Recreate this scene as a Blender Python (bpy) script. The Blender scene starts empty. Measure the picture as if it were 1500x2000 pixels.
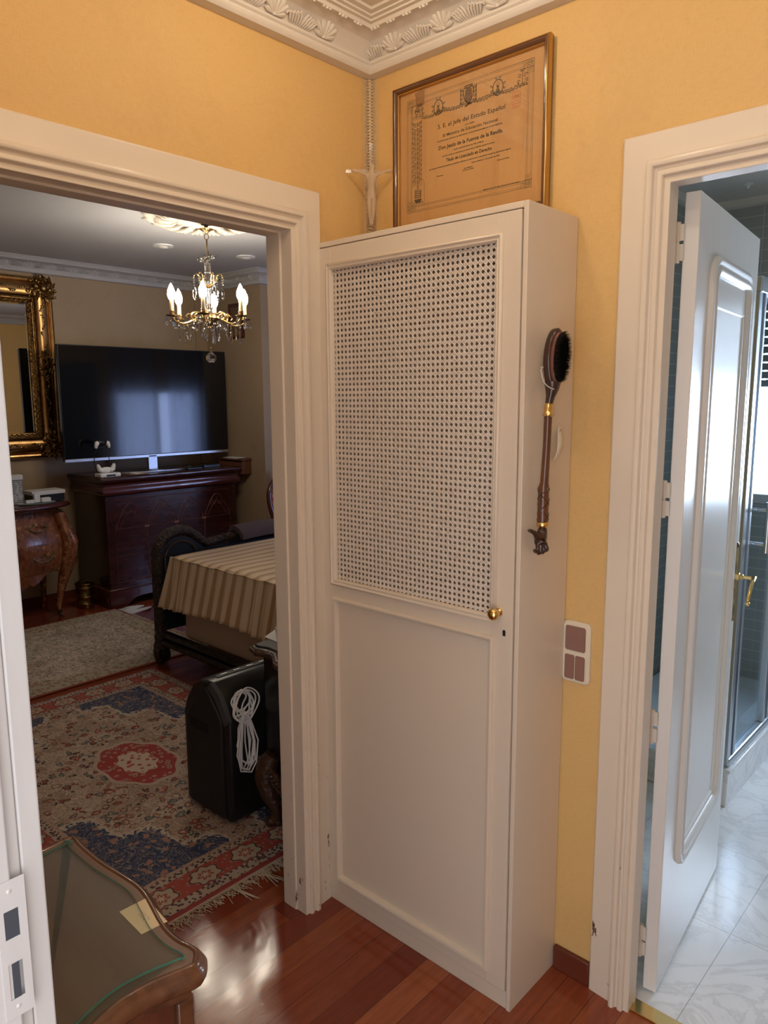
import bpy, bmesh, math, random
from mathutils import Vector, Matrix
random.seed(7)
PI = math.pi
S = bpy.context.scene
COL = S.collection

# ------------------------------------------------------------------ camera
CAM = Vector((1.59588, -1.69348, 1.57695))
YAW, PITCH, ROLL, FPX = 0.740396, -0.15412415, -0.00490698, 1448.10
D_ = Vector((-math.sin(YAW)*math.cos(PITCH), math.cos(YAW)*math.cos(PITCH), math.sin(PITCH)))
R0 = D_.cross(Vector((0, 0, 1))).normalized()
U0 = R0.cross(D_)
R_ = R0*math.cos(ROLL)+U0*math.sin(ROLL)
U_ = U0*math.cos(ROLL)-R0*math.sin(ROLL)
cd = bpy.data.cameras.new('camera')
cd.sensor_fit = 'VERTICAL'
cd.sensor_height = 36.0
cd.lens = FPX/2000*36.0
cd.clip_start = 0.02
cam = bpy.data.objects.new('camera', cd)
COL.objects.link(cam)
m = Matrix.Identity(4)
for i in range(3):
    m[i][0] = R_[i]; m[i][1] = U_[i]; m[i][2] = -D_[i]; m[i][3] = CAM[i]
cam.matrix_world = m
S.camera = cam

def on(axis, val, px, py):
    """point where the sight line of a photo pixel meets the plane axis=val"""
    v = D_+R_*((px-750)/FPX)-U_*((py-1000)/FPX)
    k = 'xyz'.index(axis)
    return CAM+v*((val-CAM[k])/v[k])

# ------------------------------------------------------------------ world, lights, exposure
S.view_settings.view_transform = 'Standard'
S.view_settings.look = 'None'
S.view_settings.exposure = 0.0
S.view_settings.gamma = 1.0
S.view_settings.use_curve_mapping = False
W = bpy.data.worlds.new('world')
S.world = W
W.use_nodes = True
bg = W.node_tree.nodes['Background']
bg.inputs[0].default_value = (0.93, 0.95, 1.0, 1)
bg.inputs[1].default_value = 2.75

def area(name, loc, target, sx, sy, power, color):
    l = bpy.data.lights.new(name, 'AREA')
    l.shape = 'RECTANGLE'; l.size = sx; l.size_y = sy
    l.energy = power; l.color = color
    o = bpy.data.objects.new(name, l)
    COL.objects.link(o)
    o.location = loc
    o.rotation_euler = (Vector(target)-Vector(loc)).to_track_quat('-Z', 'Y').to_euler()
    return o

# daylight standing outside the two windows
area('bathroom_daylight', (1.45, 2.80, 1.55), (1.45, 0, 1.35), 1.0, 1.2, 120, (0.66, 0.82, 1.0))
area('bedroom_daylight', (0.16, 3.75, 1.10), (-3, 2.9, 1.1), 1.3, 1.1, 40, (0.34, 0.50, 1.0))
HALL_SPOTS = [((0.50, -0.52, 2.555), 3.9), ((1.35, -0.62, 2.555), 4.8), ((0.95, -1.12, 2.555), 4.2), ((0.42, -1.18, 2.555), 1.4)]
SPOT_COL = (1.0, 0.83, 0.62)

# ------------------------------------------------------------------ materials
class G:
    def __init__(s, name, color=(.8, .8, .8), rough=.5, metal=0.0, **kw):
        s.mat = bpy.data.materials.new(name)
        s.mat.use_nodes = True
        s.nt = s.mat.node_tree
        s.b = s.nt.nodes['Principled BSDF']
        s.set('Base Color', color); s.set('Roughness', rough); s.set('Metallic', metal)
        for k, v in kw.items():
            s.set(k.replace('_', ' '), v)
        s._tc = None
    def set(s, k, v):
        i = s.b.inputs[k]
        if isinstance(v, bpy.types.NodeSocket):
            s.nt.links.new(v, i)
        else:
            i.default_value = (*v, 1) if isinstance(v, tuple) and len(v) == 3 else v
    def node(s, t, props=None, **ins):
        n = s.nt.nodes.new(t)
        for k, v in (props or {}).items():
            setattr(n, k, v)
        for k, v in ins.items():
            s.put(n.inputs[k.replace('_', ' ')], v)
        return n
    def put(s, i, v):
        if isinstance(v, bpy.types.NodeSocket):
            s.nt.links.new(v, i)
        elif isinstance(v, tuple) and len(v) == 3 and i.type == 'RGBA':
            i.default_value = (*v, 1)
        else:
            i.default_value = v
    def co(s, sc=None, rot=None):
        if s._tc is None:
            s._tc = s.node('ShaderNodeTexCoord').outputs['Object']
        if sc is None and rot is None:
            return s._tc
        n = s.node('ShaderNodeMapping')
        s.put(n.inputs['Vector'], s._tc)
        if sc: n.inputs['Scale'].default_value = sc
        if rot: n.inputs['Rotation'].default_value = rot
        return n.outputs[0]
    def xyz(s, v=None):
        n = s.node('ShaderNodeSeparateXYZ')
        s.put(n.inputs[0], v or s.co())
        return n.outputs
    def m(s, op, a, b=None, c=None, clamp=False):
        n = s.node('ShaderNodeMath', {'operation': op, 'use_clamp': clamp})
        for i, v in enumerate((a, b, c)):
            if v is not None: s.put(n.inputs[i], v)
        return n.outputs[0]
    def gt(s, a, b): return s.m('GREATER_THAN', a, b)
    def lt(s, a, b): return s.m('LESS_THAN', a, b)
    def noise(s, scale, detail=3, v=None, rough=.5, dist=0):
        n = s.node('ShaderNodeTexNoise')
        s.put(n.inputs['Vector'], v or s.co())
        n.inputs['Scale'].default_value = scale; n.inputs['Detail'].default_value = detail
        n.inputs['Roughness'].default_value = rough; n.inputs['Distortion'].default_value = dist
        return n.outputs['Fac']
    def vor(s, scale, v=None, feature='F1', out='Distance'):
        n = s.node('ShaderNodeTexVoronoi', {'feature': feature})
        s.put(n.inputs['Vector'], v or s.co())
        n.inputs['Scale'].default_value = scale
        return n.outputs[out]
    def wave(s, scale, v=None, dist=0, dscale=1, direction='X', detail=2):
        n = s.node('ShaderNodeTexWave', {'bands_direction': direction})
        s.put(n.inputs['Vector'], v or s.co())
        n.inputs['Scale'].default_value = scale; n.inputs['Distortion'].default_value = dist
        n.inputs['Detail Scale'].default_value = dscale; n.inputs['Detail'].default_value = detail
        return n.outputs['Fac']
    def mix(s, f, a, b):
        n = s.node('ShaderNodeMix', {'data_type': 'RGBA'})
        s.put(n.inputs[0], f); s.put(n.inputs[6], a); s.put(n.inputs[7], b)
        return n.outputs[2]
    def ramp(s, f, stops, interp='LINEAR'):
        n = s.node('ShaderNodeValToRGB')
        s.put(n.inputs[0], f)
        r = n.color_ramp; r.interpolation = interp
        while len(r.elements) < len(stops): r.elements.new(.5)
        for e, (p, c) in zip(r.elements, stops):
            e.position = p; e.color = (*c, 1) if len(c) == 3 else c
        return n.outputs[0]
    def bump(s, h, strength=.3, dist=.01):
        n = s.node('ShaderNodeBump')
        s.put(n.inputs['Height'], h)
        n.inputs['Strength'].default_value = strength; n.inputs['Distance'].default_value = dist
        s.set('Normal', n.outputs[0])

def gray(v): return (v, v, v)

def mk_wall(name, base, dark, stain=.5):
    g = G(name, rough=.62)
    a = g.noise(1.7, 5, rough=.6)
    b = g.noise(55, 3)
    w1 = g.noise(420, 2, g.co((1, 1, .14)))
    w2 = g.noise(420, 2, g.co((.10, .10, 1)))
    f = g.m('MULTIPLY', g.m('SUBTRACT', a, .5), 2.6)
    f = g.m('ADD', f, g.m('MULTIPLY', g.m('SUBTRACT', b, .5), .5), clamp=True)
    c = g.mix(g.m('MULTIPLY', f, stain), base, dark)
    # scattered grime smudges
    sm = g.noise(3.1, 4, rough=.7, dist=.3)
    sm = g.m('MULTIPLY', g.m('SUBTRACT', sm, .62), 4, clamp=True)
    c = g.mix(g.m('MULTIPLY', sm, .55), c, (dark[0]*.6, dark[1]*.62, dark[2]*.9))
    wv = g.m('ADD', w1, w2)
    c = g.mix(g.m('MULTIPLY', g.m('SUBTRACT', wv, .95), .7, clamp=True), c, (base[0]*.72, base[1]*.7, base[2]*.6))
    g.set('Base Color', c)
    g.bump(wv, .18, .002)
    return g.mat

def mk_paint(name, base, rough=.35, chips=False, grime=.25, bump=.08):
    g = G(name, rough=rough)
    a = g.noise(4, 4, rough=.6)
    c = g.mix(g.m('MULTIPLY', a, grime), base, tuple(x*.78 for x in base))
    if chips:
        z = g.xyz()[2]
        k = g.noise(26, 4, g.co((1.6, 1.6, .55)), rough=.6)
        lim = g.m('ADD', .615, g.m('MULTIPLY', z, .22))
        k = g.m('MULTIPLY', g.m('SUBTRACT', k, lim), 30, clamp=True)
        c = g.mix(k, c, (.12, .05, .03))
    g.set('Base Color', c)
    g.bump(g.noise(22, 3, g.co((1, 1, .35))), bump, .006)
    return g.mat

def mk_wood(name, c1, c2, c3, scale=6, axis='z', rough=.28, coat=0.0, bump=.05):
    g = G(name, rough=rough)
    sc = {'x': (.12, 1, 1), 'y': (1, .12, 1), 'z': (1, 1, .12)}[axis]
    v = g.co(sc)
    a = g.noise(scale*4, 5, v, rough=.65, dist=.6)
    b = g.noise(scale, 3, v, dist=.4)
    c = g.ramp(a, [(.3, c1), (.55, c2), (.8, c3)])
    c = g.mix(g.m('MULTIPLY', b, .5), c, c1)
    g.set('Base Color', c)
    if coat: g.set('Coat Weight', coat)
    g.bump(a, bump, .003)
    return g.mat

M = {}
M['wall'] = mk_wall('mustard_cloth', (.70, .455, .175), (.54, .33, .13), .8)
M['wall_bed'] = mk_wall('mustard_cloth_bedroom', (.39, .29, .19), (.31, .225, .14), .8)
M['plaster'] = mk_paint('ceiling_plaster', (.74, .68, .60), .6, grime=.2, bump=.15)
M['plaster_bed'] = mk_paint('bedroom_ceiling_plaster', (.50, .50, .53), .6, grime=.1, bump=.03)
M['cream'] = mk_paint('cream_gloss_paint', (.73, .63, .51), .30)
M['casing'] = mk_paint('cream_paint_chipped', (.76, .665, .545), .32, chips=True)
M['door'] = mk_paint('white_gloss_door_paint', (.78, .76, .73), .24, bump=.05)
M['jamb'] = mk_paint('old_white_paint', (.55, .53, .515), .4, grime=.4, bump=.4)

def mk_floor():
    g = G('red_hardwood_boards', rough=.2)
    x, y, z = g.xyz()
    bw = .082
    u = g.m('DIVIDE', x, bw)
    iu = g.m('FLOOR', u)
    yy = g.m('ADD', y, g.m('MULTIPLY', g.m('SINE', g.m('MULTIPLY', iu, 12.9898)), 3.7))
    iy = g.m('FLOOR', g.m('DIVIDE', yy, 1.9))
    cmb = g.node('ShaderNodeCombineXYZ')
    g.put(cmb.inputs[0], iu); g.put(cmb.inputs[1], iy)
    wn = g.node('ShaderNodeTexWhiteNoise', {'noise_dimensions': '3D'})
    g.put(wn.inputs['Vector'], cmb.outputs[0])
    r = wn.outputs['Value']
    base = g.ramp(r, [(0, (.15, .028, .016)), (.3, (.22, .042, .020)), (.55, (.29, .07, .026)), (.8, (.38, .115, .042)), (1, (.24, .044, .022))])
    v2 = g.node('ShaderNodeVectorMath', {'operation': 'ADD'})
    g.put(v2.inputs[0], g.co((1, .07, 1))); 
    cm2 = g.node('ShaderNodeCombineXYZ'); g.put(cm2.inputs[2], g.m('MULTIPLY', r, 30)); g.put(v2.inputs[1], cm2.outputs[0])
    gr = g.noise(70, 5, v2.outputs[0], rough=.65, dist=.5)
    c = g.mix(g.m('MULTIPLY', g.m('SUBTRACT', gr, .3), 1.1, clamp=True), base, (.10, .02, .012))
    fu = g.m('FRACT', u)
    seam = g.m('MAXIMUM', g.lt(fu, .012), g.gt(fu, .990))
    fy = g.m('FRACT', g.m('DIVIDE', yy, 1.9))
    seam = g.m('MAXIMUM', seam, g.lt(fy, .0015))
    c = g.mix(g.m('MULTIPLY', seam, .8), c, (.05, .012, .008))
    # worn, dusty varnish
    wear = g.noise(9, 6, g.co((1, .4, 1)), rough=.7)
    wear = g.m('MULTIPLY', g.m('SUBTRACT', wear, .52), 3, clamp=True)
    c = g.mix(g.m('MULTIPLY', wear, .12), c, (.42, .25, .2))
    g.set('Base Color', c)
    g.set('Roughness', g.m('ADD', .13, g.m('MULTIPLY', wear, .2)))
    h = g.m('SUBTRACT', g.m('ADD', g.m('MULTIPLY', g.noise(14, 4, g.co((1, .3, 1))), .55), g.m('MULTIPLY', g.noise(140, 2, g.co((1, .5, 1))), .12)), seam)
    g.bump(h, .28, .0025)
    return g.mat
M['floor'] = mk_floor()

def mk_marble():
    g = G('pale_marble_tiles', rough=.14)
    x, y, z = g.xyz()
    a = g.noise(3.2, 7, rough=.65, dist=2.2)
    vein = g.m('SUBTRACT', 1, g.m('MULTIPLY', g.m('ABSOLUTE', g.m('SUBTRACT', a, .5)), 22), clamp=True)
    b = g.noise(6, 4)
    c = g.mix(b, (.90, .89, .87), (.70, .71, .72))
    c = g.mix(g.m('MULTIPLY', vein, .28), c, (.36, .36, .38))
    T = .43
    fx = g.m('FRACT', g.m('DIVIDE', g.m('ADD', x, .275), T)); fy = g.m('FRACT', g.m('DIVIDE', g.m('SUBTRACT', y, .02), T))
    gr = g.m('MAXIMUM', g.lt(fx, .005), g.lt(fy, .005))
    c = g.mix(g.m('MULTIPLY', gr, .65), c, (.22, .22, .22))
    g.set('Base Color', c)
    return g.mat
M['marble'] = mk_marble()

def mk_tile():
    g = G('stacked_grey_tiles', rough=.18)
    x, y, z = g.xyz()
    th, tw = .058, .245
    h = g.m('ADD', x, y)
    fz = g.m('FRACT', g.m('DIVIDE', z, th)); fh = g.m('FRACT', g.m('DIVIDE', h, tw))
    gr = g.m('MAXIMUM', g.lt(fz, .06), g.lt(fh, .014))
    c = g.mix(g.noise(2, 3), (.42, .42, .39), (.36, .365, .345))
    c = g.mix(gr, c, (.62, .62, .58))
    g.set('Base Color', c)
    g.bump(g.m('SUBTRACT', 1, gr), .3, .002)
    return g.mat
M['tile'] = mk_tile()

def mk_metal(name, c, rough=.25, noise=0.0, dark=None, scale=30):
    g = G(name, c, rough, 1.0)
    if noise:
        a = g.noise(scale, 4, rough=.6)
        g.set('Base Color', g.mix(g.m('MULTIPLY', g.m('SUBTRACT', a, .35), 2.2, clamp=True), dark, c))
        g.bump(a, noise, .004)
    return g.mat
M['brass'] = mk_metal('polished_brass', (.78, .55, .22), .22)
M['brass_old'] = mk_metal('aged_brass', (.52, .37, .15), .32, .2, (.16, .10, .05), 40)
M['chrome'] = mk_metal('chrome', (.72, .74, .76), .12)
M['alu'] = mk_metal('brushed_aluminium', (.50, .54, .58), .3)
M['silver'] = mk_metal('silver_plastic_trim', (.62, .64, .68), .35)
M['gilt'] = mk_metal('gilt_carving', (.68, .42, .15), .34, .5, (.10, .05, .02), 60)
M['gilt_flat'] = mk_metal('smooth_gilt', (.66, .42, .17), .3, .1, (.40, .21, .08), 12)
M['mirror'] = G('mirror_glass', (.86, .88, .88), .01, 1.0).mat
M['bronze'] = mk_metal('bronze_mount', (.42, .34, .20), .38, .5, (.08, .06, .03), 50)
M['painted_metal'] = G('cream_painted_metal', (.70, .64, .55), .35).mat
M['screen'] = G('black_glossy_screen', (.004, .005, .008), .09, Coat_Weight=.3).mat
M['black'] = G('black_plastic', (.010, .010, .011), .34).mat
M['black_soft'] = G('matt_black', (.012, .012, .013), .6).mat
M['greyblack'] = G('dark_grey_plastic', (.06, .062, .065), .4).mat
M['white'] = G('white_plastic', (.82, .82, .82), .35).mat
M['whitecard'] = G('white_cardboard', (.72, .72, .72), .6).mat
M['mahogany'] = mk_wood('dark_red_mahogany', (.026, .007, .006), (.058, .014, .011), (.092, .022, .016), 5, 'y', .24, .5)
M['mahogany_band'] = mk_wood('red_mahogany_band', (.06, .013, .012), (.10, .022, .018), (.13, .032, .025), 5, 'y', .2, .6)
M['inlay'] = G('pale_inlay_line', (.13, .045, .030), .35).mat
M['walnut'] = mk_wood('varnished_walnut', (.07, .027, .013), (.15, .062, .030), (.22, .095, .05), 6, 'x', .28, .35)
M['walnut_side'] = mk_wood('walnut_upright_grain', (.085, .026, .014), (.15, .050, .026), (.21, .075, .04), 5, 'z', .3, .25)
M['walnut_top'] = mk_wood('walnut_dull_top', (.13, .078, .055), (.18, .115, .085), (.22, .15, .115), 3, 'x', .42)
M['parquetry'] = None
M['base_red'] = mk_wood('red_baseboard_wood', (.10, .022, .012), (.15, .035, .018), (.2, .05, .025), 5, 'x', .3)

def mk_marquetry():
    g = G('marquetry_veneer', rough=.27, Coat_Weight=.4)
    v = g.co((1, 1, .35))
    a = g.noise(26, 5, v, rough=.6, dist=1.2)
    c = g.ramp(a, [(.3, (.08, .024, .012)), (.5, (.22, .07, .028)), (.75, (.34, .125, .05))])
    n2 = g.noise(9, 2, dist=2.5)
    leaf = g.m('SUBTRACT', 1, g.m('MULTIPLY', g.m('ABSOLUTE', g.m('SUBTRACT', n2, .52)), 34), clamp=True)
    fl = g.m('SUBTRACT', 1, g.m('MULTIPLY', g.vor(16), 3.4), clamp=True)
    fl = g.gt(fl, .25)
    mask = g.gt(g.noise(3.4, 1), .47)
    k = g.m('MULTIPLY', g.m('MAXIMUM', leaf, fl), mask)
    c = g.mix(g.m('MULTIPLY', k, .75), c, (.50, .25, .095))
    g.set('Base Color', c)
    return g.mat
M['marquetry'] = mk_marquetry()

def mk_lacquer():
    g = G('black_chinoiserie_lacquer', rough=.3, Coat_Weight=.3)
    n2 = g.noise(14, 3, dist=2.5)
    k = g.m('SUBTRACT', 1, g.m('MULTIPLY', g.m('ABSOLUTE', g.m('SUBTRACT', n2, .55)), 50), clamp=True)
    mk = g.gt(g.noise(6, 1), .55)
    c = g.mix(g.m('MULTIPLY', k, mk), (.008, .006, .007), (.10, .02, .018))
    g.set('Base Color', c)
    return g.mat
M['lacquer'] = mk_lacquer()
M['darkcarve'] = None
g = G('dark_carved_wood', rough=.36, Metallic=0.15) if False else G('dark_carved_wood', rough=.36)
a = g.noise(75, 4, rough=.6)
g.set('Base Color', g.mix(g.m('MULTIPLY', g.m('SUBTRACT', a, .45), 3, clamp=True), (.014, .009, .007), (.15, .10, .065)))
g.bump(a, .9, .01)
M['darkcarve'] = g.mat
g = G('carved_brown_wood', rough=.36)
a = g.noise(60, 3)
g.set('Base Color', g.mix(a, (.03, .013, .008), (.10, .045, .022)))
g.bump(a, .7, .008)
M['browncarve'] = g.mat
M['darkwood'] = G('dark_stained_wood', (.014, .010, .009), .35).mat
M['bluevelvet'] = G('dark_blue_leather', (.012, .022, .040), .35).mat

def mk_spread(name, vertical=False):
    g = G(name, rough=.45, Sheen_Weight=.3)
    x, y, z = g.xyz()
    f = g.m('FRACT', g.m('DIVIDE', x, .083))
    s1 = g.m('MULTIPLY', g.gt(f, .45), g.lt(f, .80))
    s2 = g.m('MULTIPLY', g.gt(f, .86), g.lt(f, .95))
    k = g.m('ADD', s1, g.m('MULTIPLY', s2, .5))
    nz = g.noise(12, 3)
    c = g.mix(g.m('MULTIPLY', k, .9), g.mix(nz, (.86, .68, .47), (.78, .60, .40)), (.44, .27, .12))
    g.set('Base Color', c)
    g.bump(g.noise(220, 2), .1, .001)
    return g.mat
M['spread'] = mk_spread('striped_satin')
M['mattress'] = G('cream_mattress_cloth', (.55, .42, .32), .8).mat
M['throw'] = G('purple_grey_blanket', (.085, .060, .072), .9).mat
g = G('red_floral_upholstery', rough=.7)
v = g.vor(22); 
c = g.mix(g.lt(v, .38), (.27, .05, .05), (.50, .27, .16))
c = g.mix(g.lt(v, .17), c, (.16, .16, .06))
g.set('Base Color', c); M['floral'] = g.mat
M['redwood'] = G('red_varnished_wood', (.085, .018, .014), .22, Coat_Weight=.5).mat

def mk_rug():
    g = G('persian_rug_navy_cream', rough=.92)
    x, y, z = g.xyz()
    wn_ = g.node('ShaderNodeTexNoise'); g.put(wn_.inputs['Vector'], g.co()); wn_.inputs['Scale'].default_value = 24; wn_.inputs['Detail'].default_value = 2
    vs_ = g.node('ShaderNodeVectorMath', {'operation': 'MULTIPLY_ADD'}); g.put(vs_.inputs[0], wn_.outputs['Color']); vs_.inputs[1].default_value = (.05, .05, 0); g.put(vs_.inputs[2], g.co())
    warped = vs_.outputs[0]
    dn = g.noise(30, 2)
    wob = g.m('MULTIPLY', g.m('SUBTRACT', dn, .5), .012)
    hx, hy = .985, .66
    ax = g.m('ABSOLUTE', x); ay = g.m('ABSOLUTE', y)
    dx = g.m('SUBTRACT', hx, ax); dy = g.m('SUBTRACT', hy, ay)
    d = g.m('ADD', g.m('MINIMUM', dx, dy), wob)
    inx = g.lt(dy, dx)                 # 1 -> long side border, runs along x
    u = g.m('ADD', g.m('MULTIPLY', inx, x), g.m('MULTIPLY', g.m('SUBTRACT', 1, inx), y))
    cream = (.68, .55, .43); navy = (.040, .060, .135); red = (.43, .085, .07); pink = (.46, .24, .18); dark = (.06, .04, .045)
    # field
    vd = g.node('ShaderNodeTexVoronoi', {'feature': 'F1'}); g.put(vd.inputs['Vector'], warped); vd.inputs['Scale'].default_value = 30
    dist = vd.outputs['Distance']; rnd = g.xyz(vd.outputs['Color'])[0]; rn2 = g.xyz(vd.outputs['Color'])[1]; here = g.gt(rn2, .42)
    flow = g.ramp(rnd, [(0, (.40, .10, .07)), (.35, (.42, .17, .12)), (.6, (.20, .22, .20)), (.8, (.50, .30, .2)), (1, (.12, .13, .17))], 'CONSTANT')
    curl = g.noise(19, 3, dist=3.0)
    line = g.m('SUBTRACT', 1, g.m('MULTIPLY', g.m('ABSOLUTE', g.m('SUBTRACT', curl, .5)), 26), clamp=True)
    curl2 = g.noise(34, 2, dist=4.0)
    line2 = g.m('SUBTRACT', 1, g.m('MULTIPLY', g.m('ABSOLUTE', g.m('SUBTRACT', curl2, .5)), 13), clamp=True)
    patch = g.noise(5, 2)
    field = g.mix(g.m('MULTIPLY', g.gt(patch, .52), .45), cream, (.40, .27, .19))
    field = g.mix(g.m('MULTIPLY', line2, .8), field, (.27, .12, .10))
    field = g.mix(g.m('MULTIPLY', line, .85), field, (.13, .11, .10))
    field = g.mix(g.m('MULTIPLY', here, g.lt(dist, .46)), field, dark)
    field = g.mix(g.m('MULTIPLY', here, g.lt(dist, .36)), field, flow)
    field = g.mix(g.m('MULTIPLY', here, g.lt(dist, .15)), field, (.6, .5, .4))
    # navy corners
    fx = g.m('DIVIDE', ax, hx-.2); fy = g.m('DIVIDE', ay, hy-.2)
    e = g.m('ADD', fx, g.m('MULTIPLY', fy, .93))
    wv = g.m('MULTIPLY', g.m('SINE', g.m('MULTIPLY', g.m('SUBTRACT', fx, fy), 11)), .085)
    e = g.m('ADD', g.m('ADD', e, wv), g.m('MULTIPLY', g.m('SUBTRACT', curl, .5), .25))
    nav = g.mix(g.m('MULTIPLY', line, .75), navy, (.50, .42, .34))
    nav = g.mix(g.m('MULTIPLY', here, g.m('MULTIPLY', g.lt(dist, .36), .9)), nav, pink)
    col = g.mix(g.gt(e, 1.13), field, (.62, .52, .42))
    col = g.mix(g.gt(e, 1.18), col, nav)
    # medallion
    th = g.m('ARCTAN2', g.m('DIVIDE', y, .145), g.m('DIVIDE', x, .21))
    rr = g.m('SQRT', g.m('ADD', g.m('POWER', g.m('DIVIDE', ax, .21), 2), g.m('POWER', g.m('DIVIDE', ay, .145), 2)))
    rr = g.m('ADD', rr, g.m('MULTIPLY', g.m('COSINE', g.m('MULTIPLY', th, 8)), .045))
    vm = g.vor(34)
    redf = g.mix(g.lt(vm, .36), (.40, .055, .05), (.52, .30, .22))
    redf = g.mix(g.lt(vm, .15), redf, dark)
    inner = g.mix(g.lt(vm, .33), cream, (.45, .10, .08))
    col = g.mix(g.lt(rr, 1.10), col, (.55, .42, .33))
    col = g.mix(g.lt(rr, 1.0), col, redf)
    col = g.mix(g.lt(rr, .52), col, inner)
    # borders
    def stripe(c, a, b, cc):
        return g.mix(g.m('MULTIPLY', g.gt(d, a), g.lt(d, b)), c, cc)
    fu = g.m('SUBTRACT', g.m('FRACT', g.m('DIVIDE', u, .165)), .5)
    lu = g.m('MULTIPLY', fu, .165); lv = g.m('SUBTRACT', d, .108)
    r2 = g.m('SQRT', g.m('ADD', g.m('POWER', g.m('MULTIPLY', lu, .8), 2), g.m('POWER', lv, 2)))
    t2 = g.m('ARCTAN2', lv, lu)
    r2 = g.m('ADD', r2, g.m('MULTIPLY', g.m('COSINE', g.m('MULTIPLY', t2, 7)), .005))
    bn = g.vor(48)
    main = g.mix(g.lt(bn, .34), red, (.40, .22, .17))
    main = g.mix(g.lt(r2, .044), main, dark)
    main = g.mix(g.lt(r2, .040), main, (.52, .42, .32))
    main = g.mix(g.lt(r2, .020), main, (.36, .12, .09))
    main = g.mix(g.lt(r2, .010), main, cream)
    sp = g.vor(70)
    guard = g.mix(g.lt(sp, .40), (.50, .40, .32), dark)
    guard = g.mix(g.lt(sp, .15), guard, red)
    zig = g.m('FRACT', g.m('DIVIDE', u, .022))
    g2 = g.mix(g.gt(zig, .5), (.54, .45, .36), (.10, .06, .07))
    below = g.lt(d, .205)
    col = g.mix(below, col, g.mix(g.lt(sp, .3), (.50, .36, .28), (.30, .12, .1)))
    col = stripe(col, .180, .188, g2)
    col = stripe(col, .160, .180, guard)
    col = stripe(col, .060, .160, main)
    col = stripe(col, .052, .060, g2)
    col = stripe(col, .018, .052, guard)
    col = stripe(col, -.1, .018, (.30, .05, .05))
    pile = g.noise(420, 1)
    col = g.mix(g.m('MULTIPLY', pile, .30), col, (.05, .04, .04))
    g.set('Base Color', col)
    g.bump(pile, .3, .003)
    return g.mat
M['rug'] = mk_rug()

def mk_rug2():
    g = G('faded_pale_rug', rough=.92)
    x, y, z = g.xyz()
    hx, hy = .625, 1.0
    d = g.m('MINIMUM', g.m('SUBTRACT', hx, g.m('ABSOLUTE', x)), g.m('SUBTRACT', hy, g.m('ABSOLUTE', y)))
    curl = g.noise(13, 3, dist=3.2)
    line = g.m('SUBTRACT', 1, g.m('MULTIPLY', g.m('ABSOLUTE', g.m('SUBTRACT', curl, .5)), 15), clamp=True)
    big = g.noise(3.2, 2, dist=.6)
    base = g.ramp(big, [(.3, (.50, .40, .30)), (.5, (.80, .68, .58)), (.62, (.70, .56, .47)), (.75, (.62, .36, .27))])
    col = g.mix(g.m('MULTIPLY', line, .9), base, (.10, .11, .10))
    vv = g.vor(17)
    col = g.mix(g.m('MULTIPLY', g.lt(vv, .25), .5), col, (.46, .26, .19))
    bor = g.mix(g.lt(g.vor(34), .4), (.50, .45, .33), (.34, .17, .13))
    col = g.mix(g.lt(d, .16), col, g.mix(g.m('MULTIPLY', line, .5), bor, (.5, .44, .36)))
    col = g.mix(g.lt(d, .012), col, (.33, .08, .06))
    col = g.mix(g.m('MULTIPLY', g.noise(400, 1), .28), col, (.06, .06, .05))
    g.set('Base Color', col)
    return g.mat
M['rug2'] = mk_rug2()
M['fringe'] = G('cotton_fringe', (.50, .42, .32), .95).mat
M['fur'] = G('white_wool', (.62, .62, .64), .95).mat
M['cane'] = G('painted_cane', (.80, .71, .62), .5).mat
g = G('painted_cane_weave', rough=.55)
x, y, z = g.xyz()
wv = g.m('MULTIPLY', g.m('SINE', g.m('MULTIPLY', x, 2*PI/.00245)), g.m('SINE', g.m('MULTIPLY', z, 2*PI/.00245)))
g.set('Base Color', g.mix(g.gt(wv, .25), (.76, .66, .55), (.50, .34, .22)))
M['cane_weave'] = g.mat
M['leafwood'] = G('dark_brown_brush_wood', (.045, .018, .012), .25, Coat_Weight=.4).mat
g = G('brush_handle_wood', rough=.28)
M['handlewood'] = mk_wood('brush_handle_wood', (.07, .022, .010), (.14, .05, .018), (.2, .075, .028), 10, 'z', .25, .4)
M['rubber_pad'] = G('pink_brown_brush_pad', (.15, .055, .04), .5).mat
M['bristle'] = G('black_bristle', (.006, .006, .006), .4).mat
M['string'] = G('white_cord', (.75, .72, .66), .7).mat
M['switch'] = G('ivory_plastic', (.76, .68, .54), .3).mat
M['rocker'] = G('mauve_brown_plastic', (.26, .135, .105), .28).mat
M['glass_pale'] = None
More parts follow.
